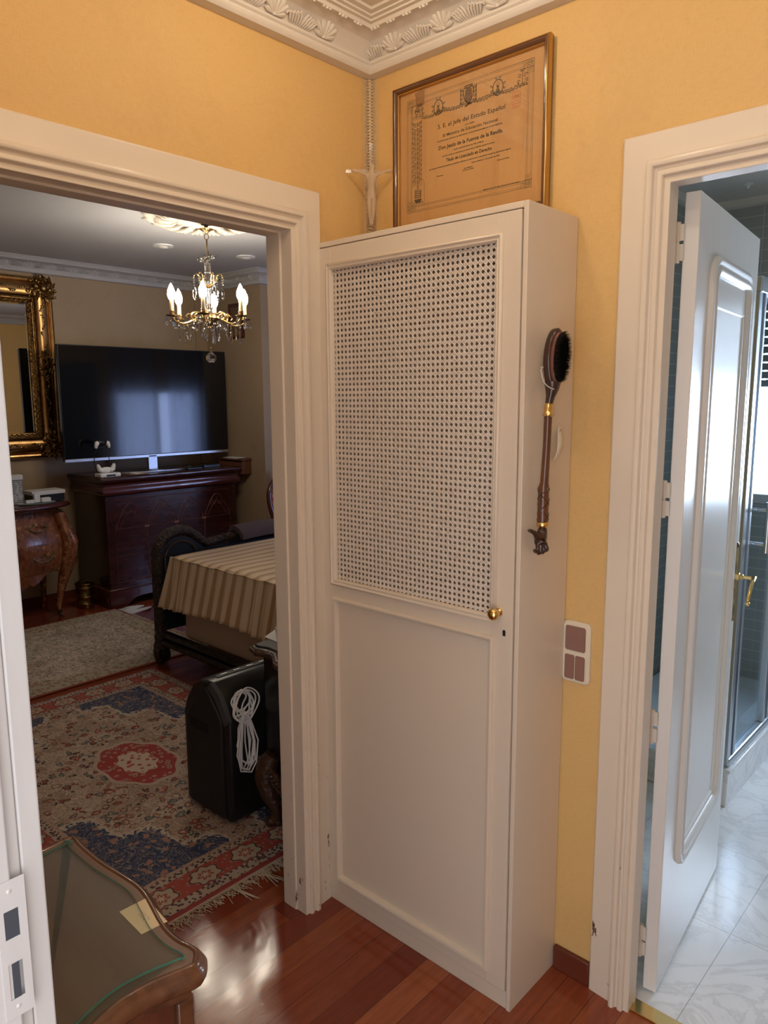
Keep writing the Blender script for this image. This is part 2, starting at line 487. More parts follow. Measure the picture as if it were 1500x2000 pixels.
def mk_thin_glass(name, tint, refl=.12, rough=.02):
    mat = bpy.data.materials.new(name); mat.use_nodes = True
    nt = mat.node_tree; nt.nodes.clear()
    out = nt.nodes.new('ShaderNodeOutputMaterial'); mx = nt.nodes.new('ShaderNodeMixShader')
    tr = nt.nodes.new('ShaderNodeBsdfTransparent'); gl = nt.nodes.new('ShaderNodeBsdfGlossy')
    ge = nt.nodes.new('ShaderNodeNewGeometry'); dp_ = nt.nodes.new('ShaderNodeVectorMath'); dp_.operation = 'DOT_PRODUCT'
    nt.links.new(ge.outputs['Normal'], dp_.inputs[0]); nt.links.new(ge.outputs['Incoming'], dp_.inputs[1])
    ab = nt.nodes.new('ShaderNodeMath'); ab.operation = 'ABSOLUTE'; nt.links.new(dp_.outputs['Value'], ab.inputs[0])
    om = nt.nodes.new('ShaderNodeMath'); om.operation = 'SUBTRACT'; om.inputs[0].default_value = 1; nt.links.new(ab.outputs[0], om.inputs[1])
    pw = nt.nodes.new('ShaderNodeMath'); pw.operation = 'POWER'; pw.inputs[1].default_value = 5; nt.links.new(om.outputs[0], pw.inputs[0])
    fr = nt.nodes.new('ShaderNodeMath'); fr.operation = 'MULTIPLY_ADD'; fr.inputs[1].default_value = .96; fr.inputs[2].default_value = .035; nt.links.new(pw.outputs[0], fr.inputs[0])
    ad = nt.nodes.new('ShaderNodeMath'); ad.operation = 'ADD'; ad.inputs[1].default_value = refl; ad.use_clamp = True
    nt.links.new(fr.outputs[0], ad.inputs[0]); nt.links.new(ad.outputs[0], mx.inputs[0])
    tr.inputs[0].default_value = (*tint, 1); gl.inputs[0].default_value = (.9, .95, 1, 1); gl.inputs[1].default_value = rough
    nt.links.new(tr.outputs[0], mx.inputs[1]); nt.links.new(gl.outputs[0], mx.inputs[2]); nt.links.new(mx.outputs[0], out.inputs[0])
    return mat
M['pane'] = mk_thin_glass('window_glass', (.95, .97, 1), .0)
M['shower_glass'] = mk_thin_glass('shower_glass', (.70, .80, .85), .0)
M['picture_glass'] = mk_thin_glass('picture_glass', (.97, .97, .95), .0)
M['table_glass'] = mk_thin_glass('table_glass', (.93, .96, .94), .0, .03)
M['glass_edge'] = G('green_glass_edge', (.10, .28, .20), .15).mat
M['acrylic'] = mk_thin_glass('clear_acrylic', (.93, .91, .88), .04, .12)
M['frosted'] = G('frosted_acrylic', (.80, .66, .48), .25, Transmission_Weight=.6, IOR=1.15).mat
M['crystal'] = G('cut_crystal', (1, 1, 1), .02, Transmission_Weight=1.0, IOR=1.55).mat
g = G('bulb_glow', (1, .9, .75), .3); g.set('Emission Color', (1.0, .88, .70)); g.set('Emission Strength', 185.0)
M['bulb'] = g.mat
g = G('hall_lamp_glow', (1, .9, .75), .3); g.set('Emission Color', (1.0, .86, .66)); g.set('Emission Strength', 6.0)
M['spot_glow'] = g.mat
M['candle'] = G('ivory_candle_sleeve', (.62, .47, .27), .5).mat
M['lens'] = G('unlit_lamp_lens', (.7, .69, .66), .3).mat
g = G('aged_diploma_paper', rough=.7)
a = g.noise(4, 5, rough=.6); st = g.noise(3.0, 4, g.co((6, 1, .8)), rough=.6)
c = g.mix(a, (.66, .37, .155), (.56, .30, .12))
c = g.mix(g.m('MULTIPLY', g.m('SUBTRACT', st, .5), 2.2, clamp=True), c, (.48, .235, .09))
g.set('Base Color', c); M['paper'] = g.mat
M['ink'] = G('black_printing_ink', (.045, .04, .03), .7).mat
M['ink_soft'] = G('greenish_ornament_ink', (.16, .13, .07), .7).mat
M['red_ink'] = G('faded_red_stamp', (.58, .20, .075), .7).mat
M['stain'] = G('brown_water_stain', (.36, .17, .06), .7).mat
M['frame_wood'] = G('brown_gilt_frame', (.13, .052, .022), .22, Coat_Weight=.6).mat
M['frame_gold'] = mk_metal('frame_gold_edge', (.55, .35, .13), .3)
g = G('gilt_corner_braid', rough=.45)
g.set('Base Color', (.62, .46, .27)); M['braid'] = g.mat
M['cardnote'] = G('cream_note_card', (.66, .57, .38), .7).mat
M['door_grey'] = mk_paint('grey_green_door_paint', (.17, .19, .18), .4)
M['curtain'] = None
def mk_curtain():
    mat = bpy.data.materials.new('sheer_curtain'); mat.use_nodes = True
    nt = mat.node_tree; nt.nodes.clear()
    out = nt.nodes.new('ShaderNodeOutputMaterial'); a = nt.nodes.new('ShaderNodeAddShader')
    t = nt.nodes.new('ShaderNodeBsdfTranslucent'); d = nt.nodes.new('ShaderNodeBsdfDiffuse'); mx = nt.nodes.new('ShaderNodeMixShader'); tr = nt.nodes.new('ShaderNodeBsdfTransparent')
    t.inputs[0].default_value = (.7, .75, .85, 1); d.inputs[0].default_value = (.6, .6, .62, 1)
    mx2 = nt.nodes.new('ShaderNodeMixShader'); mx2.inputs[0].default_value = .35
    nt.links.new(t.outputs[0], mx2.inputs[1]); nt.links.new(d.outputs[0], mx2.inputs[2])
    mx.inputs[0].default_value = .25
    nt.links.new(mx2.outputs[0], mx.inputs[1]); nt.links.new(tr.outputs[0], mx.inputs[2]); nt.links.new(mx.outputs[0], out.inputs[0])
    return mat
M['curtain'] = mk_curtain()

# ------------------------------------------------------------------ mesh helpers
def woff(p):
    v = Vector((0, 0, 0))
    while p is not None:
        v += Vector(p.location); p = p.parent
    return v

class MB:
    def __init__(s):
        s.v = []; s.f = []
    def add(s, vs, fs):
        n = len(s.v)
        s.v += [Vector(v) for v in vs]
        s.f += [tuple(i+n for i in f) for f in fs]
        return s
    def box(s, x0, x1, y0, y1, z0, z1):
        return s.add([(x0, y0, z0), (x1, y0, z0), (x1, y1, z0), (x0, y1, z0), (x0, y0, z1), (x1, y0, z1), (x1, y1, z1), (x0, y1, z1)],
                     [(0, 3, 2, 1), (4, 5, 6, 7), (0, 1, 5, 4), (1, 2, 6, 5), (2, 3, 7, 6), (3, 0, 4, 7)])
    def loft(s, rings, caps=True, closed=True, loop=False):
        n = len(rings[0]); vs = [p for r in rings for p in r]; fs = []
        R = len(rings)
        for i in range(R if loop else R-1):
            a = i*n; b = ((i+1) % R)*n
            for j in range(n if closed else n-1):
                k = (j+1) % n
                fs.append((a+j, a+k, b+k, b+j))
        if caps and closed and not loop:
            fs.append(tuple(reversed(range(n)))); fs.append(tuple(range((R-1)*n, R*n)))
        return s.add(vs, fs)
    def tube(s, pts, r, seg=8, caps=True, loop=False):
        pts = [Vector(p) for p in pts]; rings = []; N = len(pts); up = None
        for i, p in enumerate(pts):
            if loop: t = pts[(i+1) % N]-pts[i-1]
            else: t = pts[min(i+1, N-1)]-pts[max(i-1, 0)]
            t.normalize()
            if up is None:
                up = Vector((0, 0, 1)) if abs(t.z) < .9 else Vector((1, 0, 0))
            a = up-t*up.dot(t)
            if a.length < 1e-4: a = t.orthogonal()
            a.normalize(); up = a; b = t.cross(a)
            rr = r[i] if isinstance(r, (list, tuple)) else r
            rings.append([p+a*(math.cos(2*PI*k/seg)*rr)+b*(math.sin(2*PI*k/seg)*rr) for k in range(seg)])
        return s.loft(rings, caps, True, loop)
    def lathe(s, prof, c=(0, 0, 0), seg=20, mod=None):
        rings = []
        for (r, z) in prof:
            ring = []
            for k in range(seg):
                a = 2*PI*k/seg; q = r*(mod(a, z) if mod else 1)
                ring.append((c[0]+math.cos(a)*q, c[1]+math.sin(a)*q, c[2]+z))
            rings.append(ring)
        return s.loft(rings, True)
    def prism(s, poly, z0, z1):
        n = len(poly)
        return s.loft([[(p[0], p[1], z0) for p in poly], [(p[0], p[1], z1) for p in poly]])
    def grid(s, fn, nu, nv, thick=None):
        vs = [fn(i/nu, j/nv) for j in range(nv+1) for i in range(nu+1)]
        fs = [(j*(nu+1)+i, j*(nu+1)+i+1, (j+1)*(nu+1)+i+1, (j+1)*(nu+1)+i) for j in range(nv) for i in range(nu)]
        return s.add(vs, fs)
    def xf(s, M4, start=0):
        for i in range(start, len(s.v)): s.v[i] = M4 @ s.v[i]
        return s
    def ball(s, c, r, seg=12, rings=8, sc=(1, 1, 1)):
        rg = []
        for i in range(1, rings):
            t = PI*i/rings
            rg.append([(c[0]+math.sin(t)*math.cos(2*PI*k/seg)*r*sc[0], c[1]+math.sin(t)*math.sin(2*PI*k/seg)*r*sc[1], c[2]-math.cos(t)*r*sc[2]) for k in range(seg)])
        return s.loft(rg, True)
    def build(s, name, mat, parent=None, smooth=False, bevel=0, label=None, solid=0, subs=0, segs=2):
        me = bpy.data.meshes.new(name)
        off = woff(parent)
        me.from_pydata([tuple(v-off) for v in s.v], [], s.f)
        me.update()
        bm = bmesh.new(); bm.from_mesh(me); bmesh.ops.recalc_face_normals(bm, faces=bm.faces)
        bm.to_mesh(me); bm.free()
        me.materials.append(mat)
        o = bpy.data.objects.new(name, me)
        COL.objects.link(o)
        if parent is not None: o.parent = parent
        if smooth:
            for p in me.polygons: p.use_smooth = True
            try: me.set_sharp_from_angle(angle=math.radians(50 if smooth is True else smooth))
            except Exception: pass
        if solid:
            md = o.modifiers.new('s', 'SOLIDIFY'); md.thickness = solid; md.offset = 0
        if bevel:
            md = o.modifiers.new('b', 'BEVEL'); md.width = bevel; md.segments = segs; md.limit_method = 'ANGLE'; md.angle_limit = math.radians(40)
            for p in me.polygons: p.use_smooth = True
            try: me.set_sharp_from_angle(angle=math.radians(35))
            except Exception: pass
        if subs:
            md = o.modifiers.new('ss', 'SUBSURF'); md.levels = subs; md.render_levels = subs
        if label: o['label'] = label
        return o

def crv(P, r=None, n=4):
    P = [Vector(p) for p in P]; out = []; rr = []
    for i in range(len(P)-1):
        a, b, c, d = P[max(i-1, 0)], P[i], P[i+1], P[min(i+2, len(P)-1)]
        for k in range(n):
            t = k/n
            out.append(.5*((2*b)+(c-a)*t+(2*a-5*b+4*c-d)*t*t+(3*b-a-3*c+d)*t**3))
            if r: rr.append(r[i]*(1-t)+r[i+1]*t)
    out.append(P[-1])
    if r: rr.append(r[-1])
    return (out, rr) if r else out

def recenter(o, loc):
    """give a top-level mesh a sensible origin"""
    loc = Vector(loc); o.data.transform(Matrix.Translation(-loc)); o.location = loc
    return o

def empty(name, loc):
    o = bpy.data.objects.new(name, None); COL.objects.link(o); o.location = loc
    o.empty_display_size = .05
    return o
def tag(o, label, cat, group=None, kind=None):
    if kind: o['kind'] = kind
    o['label'] = label; o['category'] = cat
    if group: o['group'] = group
    return o
def struct(o, label=None):
    o['kind'] = 'structure'
    if label: o['label'] = label
    return o

def bx(name, mat, parent, *b, bevel=0, **k):
    return MB().box(*b).build(name, mat, parent, bevel=bevel, **k)

# ------------------------------------------------------------------ shell
ZC = 2.585      # ceiling
TA = .06        # partition thickness
AY0, AY1, ATOP = -1.13, -.33, 2.022       # bedroom opening in wall A (x = 0)
BX0, BX1, BTOP = .91, 1.62, 2.036         # bathroom opening in wall B (y = 0)

def wallmesh(boxes, name, mat, label):
    mb = MB()
    for b in boxes: mb.box(*b)
    return struct(mb.build(name, mat), label)

wallmesh([(-TA, 0, -2.5, AY0, 0, ZC), (-TA, 0, AY1, 3.05, 0, ZC), (-TA, 0, AY0, AY1, ATOP, ZC),
          (-TA, 0, 3.05, 4.35, 0, .5), (-TA, 0, 3.05, 4.35, 1.70, ZC), (-TA, 0, 4.35, 4.7, 0, ZC)],
         'wall_left', M['wall'], 'mustard cloth-covered hallway wall with the wide bedroom doorway')
wallmesh([(0, BX0-.03, 0, TA, 0, ZC), (BX1, 2.46, 0, TA, 0, ZC), (BX0-.03, BX1, 0, TA, BTOP+.01, ZC)],
         'wall_right', M['wall'], 'mustard cloth-covered hallway wall with the framed diploma and bathroom door')
wallmesh([(0, .930, -1.56, -1.45, 0, ZC), (1.85, 2.46, -1.56, -1.45, 0, ZC), (.95, 1.85, -1.56, -1.45, 2.06, ZC)],
         'wall_near', M['wall'], 'hallway wall beside the viewer')
wallmesh([(2.40, 2.46, -1.45, 0, 0, ZC)], 'wall_end', M['wall'], 'mustard end wall of the hallway')
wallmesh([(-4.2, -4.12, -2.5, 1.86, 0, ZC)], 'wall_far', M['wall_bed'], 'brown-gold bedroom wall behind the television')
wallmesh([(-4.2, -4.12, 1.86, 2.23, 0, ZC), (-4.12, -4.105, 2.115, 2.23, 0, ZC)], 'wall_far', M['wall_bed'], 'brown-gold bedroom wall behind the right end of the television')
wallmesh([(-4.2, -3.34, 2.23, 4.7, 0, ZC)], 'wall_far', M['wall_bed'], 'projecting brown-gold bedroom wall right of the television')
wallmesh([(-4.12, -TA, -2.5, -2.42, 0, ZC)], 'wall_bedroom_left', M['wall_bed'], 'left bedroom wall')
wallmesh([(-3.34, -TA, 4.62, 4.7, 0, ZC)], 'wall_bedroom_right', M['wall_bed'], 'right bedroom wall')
# bathroom: tiled skins
wallmesh([(0, .02, TA, 2.6, 0, ZC)], 'wall_bathroom_left', M['tile'], 'tiled bathroom wall behind the open door')
wallmesh([(0, 1.0, 2.6, 2.66, 0, ZC), (1.9, 2.46, 2.6, 2.66, 0, ZC), (1.0, 1.9, 2.6, 2.66, 0, 1.0), (1.0, 1.9, 2.6, 2.66, 2.1, ZC)],
         'wall_bathroom_back', M['tile'], 'tiled bathroom back wall with the window')
wallmesh([(2.40, 2.46, TA, 2.6, 0, ZC)], 'wall_bathroom_right', M['tile'], 'tiled right bathroom wall')
# floors, ceilings
struct(MB().box(-4.2, 2.46, -2.5, 0.012, -.05, 0).box(-4.2, -.03, .012, 4.7, -.05, 0).build('floor', M['floor']), 'glossy red hardwood plank floor')
struct(MB().box(-.03, 2.46, .012, 2.66, -.05, 0.002).build('floor_bathroom', M['marble']), 'pale veined marble tile floor')
struct(MB().box(-.03, 2.46, -1.56, 2.66, ZC, ZC+.05).build('ceiling', M['plaster']), 'off-white hallway ceiling')
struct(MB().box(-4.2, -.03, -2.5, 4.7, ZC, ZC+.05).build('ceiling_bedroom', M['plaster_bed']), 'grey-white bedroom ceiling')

# cornices ---------------------------------------------------------
def offset_path(path, e, closed):
    """offset to the LEFT of the direction of travel"""
    out = []; n = len(path)
    for i in range(n):
        p = Vector(path[i])
        def nrm(a, b):
            d = (Vector(b)-Vector(a)).normalized(); return Vector((-d.y, d.x))
        if closed or 0 < i < n-1:
            n1 = nrm(path[i-1], path[i]); n2 = nrm(path[i], path[(i+1) % n])
            mm = n1+n2; mm = mm/(mm.dot(n1))
            out.append(p+mm*e)
        elif i == 0: out.append(p+nrm(path[0], path[1])*e)
        else: out.append(p+nrm(path[-2], path[-1])*e)
    return out
CPROF = [(0, 2.485), (.028, 2.487), (.033, 2.492), (.035, 2.499), (.031, 2.504), (.031, 2.507), (.037, 2.511), (.038, 2.516), (.032, 2.519),
         (.034, 2.522), (.060, 2.551), (.066, 2.553), (.080, 2.560), (.092, 2.5625), (.096, 2.560), (.104, 2.560), (.108, 2.568), (.118, 2.569), (.118, 2.574), (.129, 2.575), (.130, 2.579), (.145, 2.580), (.149, 2.586)]
def cornice(name, path, mat, label, closed=True, shell_segs=(), pitch=.1665):
    mb = MB()
    rings = []
    offs = [offset_path(path, e, closed) for e, z in CPROF]
    for i in range(len(path)):
        rings.append([(offs[k][i].x, offs[k][i].y, CPROF[k][1]) for k in range(len(CPROF))])
    mb.loft(rings, False, False, closed)
    # relief on the frieze: shells and leaf clusters, beads on the inner step
    e0, z0, e1, z1 = .034, 2.522, .060, 2.551
    nv = Vector((e1-e0, z1-z0)).normalized()       # up the slope in (e,z)
    nn = Vector((nv.y, -nv.x))                     # outward
    for (a, b, s0, s1) in shell_segs:
        A = Vector(a); B = Vector(b); T = (B-A).normalized(); N = Vector((-T.y, T.x)); L = (B-A).length
        def P(s, v, h):
            e = e0+nv.x*v+nn.x*h; z = z0+nv.y*v+nn.y*h
            q = A+T*s+N*e
            return Vector((q.x, q.y, z))
        sp = s0
        while sp < L-.05:
            # shell: nine ribs fanned from the base
            for k in range(7):
                th = math.radians(-72+24*k); ln = .043 if k not in (0, 6) else .034
                pts = [P(sp+math.sin(th)*ln*t, .001+math.cos(th)*ln*t*.98, .0035*math.sin(PI*min(t+.15, 1))) for t in (.12, .4, .7, 1)]
                mb.tube(pts, [.0022, .0042, .0066, .0050], 6)
            mb.ball(P(sp, .003, .003), .0055, 8, 5)
            # acanthus leaves between two shells
            c = sp+pitch/2
            if c < L-.03:
                for sg in (-1, 1):
                    for k in range(5):
                        x0 = sg*(.004+k*.0085)
                        pts = [P(c+x0*.8, .001, .001), P(c+x0, .012, .005), P(c+x0*1.08+sg*.002, .024, .006), P(c+x0*1.12+sg*.008, .034-.003*k, .006), P(c+x0*1.1+sg*.012, .028-.003*k, .0065)]
                        mb.tube(pts, [.0020, .0034, .0038, .0032, .0018], 6)
            sp += pitch
        # beads
        q = s1
        while q < L-.06:
            p0 = A+T*q+N*.1; 
            for dq, rr in ((0, .0055), (.011, .0042), (-.011, .0042)):
                pp = A+T*(q+dq)+N*.1
                mb.ball((pp.x, pp.y, 2.5595), rr, 8, 5, (1, 1, 1))
            q += .056
    return struct(mb.build(name, mat, smooth=40), label)
# hallway, travelling so that the room is on the left
hall = [(0, 0), (0, -1.45), (2.40, -1.45), (2.40, 0)]
cornice('trim_1', hall, M['plaster'], 'white plaster hallway cornice with shells and leaves',
        shell_segs=[((0, 0), (0, -1.45), .219, .15), ((2.40, 0), (0, 0), (2.40-.135) % .1665, .1)])
bed = [(-4.12, -2.42), (-TA, -2.42), (-TA, 4.62), (-3.34, 4.62), (-3.34, 2.23), (-4.12, 2.23)]
cornice('trim_2', bed, M['plaster_bed'], 'white plaster bedroom cornice with leaf relief',
        shell_segs=[((-4.12, 2.23), (-4.12, -.6), .2, 9), ((-3.34, 2.23), (-4.12, 2.23), .05, 9), ((-3.34, 4.0), (-3.34, 2.23), .05, 9)])
bathp = [(.02, TA), (2.40, TA), (2.40, 2.6), (.02, 2.6)]
mb = MB(); pr = [(0, 2.545), (.02, 2.548), (.035, 2.56), (.04, ZC)]
offs = [offset_path(bathp, e, True) for e, z in pr]
mb.loft([[(offs[k][i].x, offs[k][i].y, pr[k][1]) for k in range(4)] for i in range(4)], False, False, True)
struct(mb.build('trim_3', M['plaster'], smooth=True), 'small bathroom ceiling cove')

# door casings -------------------------------------------------------
# (a, d): a = distance from the opening edge outwards, d = projection from the wall
CAS = [(.112, -.01), (.112, .012), (.108, .016), (.056, .020), (.050, .021), (.047, .034), (.040, .037), (.034, .035), (.031, .026), (.026, .024), (.024, .030),
       (.014, .032), (.011, .028), (.010, .022), (-.003, .022), (0, -TA-.002), (-.012, -TA-.002), (-.012, -.018), (0, -.018)]
def casing_rings(lo, hi, top, prof, f):
    return [[f(hi+a, 0, d) for a, d in prof], [f(hi+a, top+a, d) for a, d in prof], [f(lo-a, top+a, d) for a, d in prof], [f(lo-a, 0, d) for a, d in prof]]
cp = CAS[:14]+[(-.003, .022), (-.003, -TA-.022), (.03, -TA-.024), (.085, -TA-.02), (.09, -TA)]
mb = MB(); mb.loft(casing_rings(AY0, AY1, ATOP, cp, lambda a, z, d: (d, a, z)), False, False)
mb.loft(casing_rings(AY0, AY1, ATOP, [(-.003, -.020), (-.008, -.022), (-.008, -TA-.018), (-.003, -TA-.020)], lambda a, z, d: (d, a, z)), False, False)
struct(mb.build('trim_4', M['casing'], bevel=.0015), 'cream moulded casing around the bedroom doorway')
cpb = CAS[:14]+[(-.003, .022), (-.003, -.026), (.032, -.026)]
mb = MB(); mb.loft(casing_rings(BX0, BX1, BTOP, cpb, lambda a, z, d: (a, -d, z)), False, False)
struct(mb.build('trim_5', M['casing'], bevel=.0015), 'cream moulded casing around the bathroom doorway, chipped near the floor')
# near jamb, seen edge on at the left of the photo
mb = MB()
mb.box(.945, .955, -1.60, -1.478, 0, 2.06).box(.935, .949, -1.478, -1.4665, 0, 2.06)
mb.box(.86, .9495, -1.4665, -1.447, 0, 2.06)
struct(mb.build('trim_6', M['jamb'], bevel=.002), 'old white painted door jamb at the left edge of the photo')
# baseboard
struct(bx('baseboard_right', M['base_red'], None, .69, .797, -.014, 0, 0, .068, bevel=.003), 'short red wooden baseboard')
struct(MB().box(-4.12, -4.105, -2.4, 1.86, 0, .07).box(-4.12, -3.34, 2.216, 2.23, 0, .07).box(-3.34, -3.325, 2.23, 4.6, 0, .07).build('baseboard_far', M['base_red']))
# threshold strip
struct(bx('trim_7', M['brass'], None, BX0-.005, BX1, -.012, .034, 0, .006, bevel=.002), 'brass threshold strip of the bathroom doorway')

# strike plate in the near jamb
sp = empty('strike_plate', (.955, -1.478, 1.09))
mb = MB(); X0, X1 = .9551, .9560
ys = (-1.492, -1.4868, -1.4745, -1.4675)
mb.box(X0, X1, ys[0], ys[1], 1.03, 1.162).box(X0, X1, ys[2], ys[3], 1.03, 1.162)
for a, b in ((1.03, 1.048), (1.083, 1.107), (1.134, 1.162)): mb.box(X0, X1, ys[1], ys[2], a, b)
mb.build('plate', M['jamb'], sp)
M['worn'] = G('worn_grey_metal', (.10, .12, .15), .4, .6).mat
MB().box(.9545, .9556, ys[1], ys[2], 1.107, 1.134).build('latch_opening', M['worn'], sp)
MB().box(.9545, .9556, ys[1]+.003, ys[2]-.003, 1.048, 1.083).build('bolt_opening', M['worn'], sp)
for z in (1.152, 1.040): MB().ball((.9560, -1.481, z), .0022, 8, 6, (.5, 1, 1)).build('screw', M['jamb'], sp, smooth=True)
tag(sp, 'paint-covered lock strike plate with two openings in the left door jamb', 'strike plate')

# ------------------------------------------------------------------ bathroom
# window
win = struct(MB().box(1.0, 1.05, 2.59, 2.66, 1.0, 2.1).box(1.85, 1.9, 2.59, 2.66, 1.0, 2.1).box(1.05, 1.85, 2.59, 2.66, 1.0, 1.05).box(1.05, 1.85, 2.59, 2.66, 2.05, 2.1)
             .box(1.43, 1.47, 2.60, 2.65, 1.05, 2.05).build('window_1', M['white'], bevel=.003), 'white bathroom window frame')
MB().box(1.05, 1.85, 2.622, 2.626, 1.05, 2.05).build('pane', M['pane'], win)
mb = MB(); z = 1.62
while z < 2.06:
    mb.box(1.05, 1.85, 2.64, 2.65, z, z+.036)
    for i in range(28):
        mb.box(1.05+i*.0286, 1.05+i*.0286+.012, 2.64, 2.65, z+.036, z+.044)
    z += .044
mb.build('roller_shutter', M['greyblack'], win)
# door leaf
def leaf_pt(s, t, z):            # s along the leaf from the hinge, t = depth behind the visible face
    a = Vector((.945, .075)); d = Vector((-.065, .66)).normalized(); n = Vector((-d.y, d.x))
    p = a+d*s+n*t
    return Vector((p.x, p.y, z))
dr = struct(empty('door_1', (.93, .07, .01)), 'open glossy white bathroom door with an arched raised moulding')
LW, LZ0, LZ1 = .665, .012, 2.03
def leafbox(mb, s0, s1, t0, t1, z0, z1):
    mb.add([leaf_pt(s0, t0, z0), leaf_pt(s1, t0, z0), leaf_pt(s1, t1, z0), leaf_pt(s0, t1, z0), leaf_pt(s0, t0, z1), leaf_pt(s1, t0, z1), leaf_pt(s1, t1, z1), leaf_pt(s0, t1, z1)],
           [(0, 3, 2, 1), (4, 5, 6, 7), (0, 1, 5, 4), (1, 2, 6, 5), (2, 3, 7, 6), (3, 0, 4, 7)])
    return mb
leafbox(MB(), 0, LW, 0, .034, LZ0, LZ1).build('leaf', M['door'], dr, bevel=.002)
def rrect(s0, s1, z0, z1, r, n=6):
    pts = []
    for cx, cz, a0 in ((s1-r, z1-r, 0), (s0+r, z1-r, 90), (s0+r, z0+r, 180), (s1-r, z0+r, 270)):
        for k in range(n+1):
            a = math.radians(a0+90*k/n); pts.append((cx+r*math.cos(a), cz+r*math.sin(a)))
    return pts
def frame_sweep(mb, loops, f):
    """loops: list of (outline points, depth)"""
    rings = [[f(p[0], p[1], d) for p in lp] for lp, d in loops]
    mb.loft(rings, False, True)
    return mb
mprof = [(0, 0), (.004, .010), (.014, .013), (.020, .008), (.026, .008), (.032, .014), (.042, .012), (.048, .002), (.050, -.0)]
lf = lambda s, z, d: leaf_pt(s, -d, z)
mb = MB(); frame_sweep(mb, [(rrect(.115+o, .58-o, .295+o, 1.915-o, max(.07-o, .018)), h) for o, h in mprof], lf)
mb.build('panel_moulding', M['door'], dr, smooth=60)
mb = MB(); pts = [(.185, .36), (.185, 1.80), (.50, 1.80), (.50, .36)]
lp = lambda o: [(.185+o, .36+o), (.185+o, 1.80-o), (.50-o, 1.80-o), (.50-o, .36+o)]
frame_sweep(mb, [(lp(0), 0), (lp(.001), .004), (lp(.006), .004), (lp(.010), 0)], lf)
mb.build('inner_moulding', M['door'], dr)
# handle
hp = empty('d', (0, 0, 0)); bpy.data.objects.remove(hp)
mb = MB(); leafbox(mb, .632, .648, -.004, 0, .885, 1.115)
mb.add(*(lambda r: (r.v, r.f))(MB().ball(leaf_pt(.640, -.002, 1.117), .010, 10, 6, (.4, 1, 1)).ball(leaf_pt(.640, -.002, .883), .010, 10, 6, (.4, 1, 1))))
hd = mb.build('handle_plate', M['brass_old'], dr, smooth=True)
mb = MB()
mb.tube([leaf_pt(.640, t, 1.018) for t in (0, -.012, -.014, -.022, -.024, -.04, -.052)], [.013, .013, .008, .009, .006, .006, .007], 12)
pts = [leaf_pt(.640, -.05, 1.018), leaf_pt(.632, -.056, 1.022), leaf_pt(.60, -.056, 1.012), leaf_pt(.575, -.056, .990), leaf_pt(.565, -.054, .962)]
mb.tube(pts, [.007, .0075, .006, .0055, .005], 10); mb.ball(leaf_pt(.565, -.054, .955), .007, 10, 8)
mb.build('lever_handle', M['brass'], dr, smooth=True, label='brass lever handle')
for zz in (1.92, 1.331, .753, .155):
    mb = MB(); c = Vector((.902, .062, zz))
    mb.tube([c+Vector((0, 0, -.045)), c+Vector((0, 0, -.003))], .0065, 10).tube([c+Vector((0, 0, .003)), c+Vector((0, 0, .045))], .0065, 10)
    mb.tube([c+Vector((0, 0, -.004)), c+Vector((0, 0, .004))], .0045, 8)
    mb.box(.902, .916, .060, .066, zz-.04, zz-.004).box(.902, .916, .060, .066, zz+.004, zz+.04)
    mb.build('hinge', M['painted_metal'], dr, smooth=True)
# shower
sh = empty('shower_enclosure', (.45, 1.8, .002))
tag(sh, 'framed glass shower enclosure on a marble kerb in the bathroom', 'shower')
MB().box(.66, .775, 1.15, 2.55, .002, .145).box(.04, .66, 1.15, 1.20, .002, .145).build('kerb', M['marble'], sh, bevel=.006)
MB().box(.655, .785, 1.14, 2.55, .145, .160).build('kerb_cap', M['marble'], sh, bevel=.004)
MB().box(.735, .775, 1.16, 2.55, .160, .195).build('bottom_rail', M['alu'], sh, bevel=.008)
MB().box(.732, .775, 1.15, 2.55, 1.93, 1.985).build('top_rail', M['alu'], sh, bevel=.004)
for y0, w in ((1.15, .035), (1.215, .02), (1.60, .03), (1.66, .02), (2.51, .04)):
    MB().box(.74, .77, y0, y0+w, .195, 1.93).build('upright', M['alu'], sh, bevel=.002)
MB().box(.752, .758, 1.185, 2.51, .195, 1.93).build('glass_panel', M['shower_glass'], sh)
mb = MB(); ya = 1.262
mb.tube([(.82, ya, 1.185), (.82, ya, .995)], .010, 12)
for z in (1.155, 1.025): mb.tube([(.765, ya, z), (.82, ya, z)], .007, 10)
mb.build('handle', M['chrome'], sh, smooth=True, label='chrome bar handle')
MB().box(.04, .66, 1.20, 2.55, .002, .03).build('tray', M['white'], sh)
# bathroom ceiling lamp + right side pieces
cl = empty('ceiling_hook', (on('z', ZC, 1462, 358)))
mb = MB(); c = cl.location
mb.lathe([(.001, 0), (.022, 0), (.022, -.006), (.006, -.010), (.006, -.022), (.001, -.022)], c, 14)
mb.build('hook_base', M['white'], cl, smooth=True)
tag(cl, 'small white fitting on the bathroom ceiling', 'ceiling fitting')

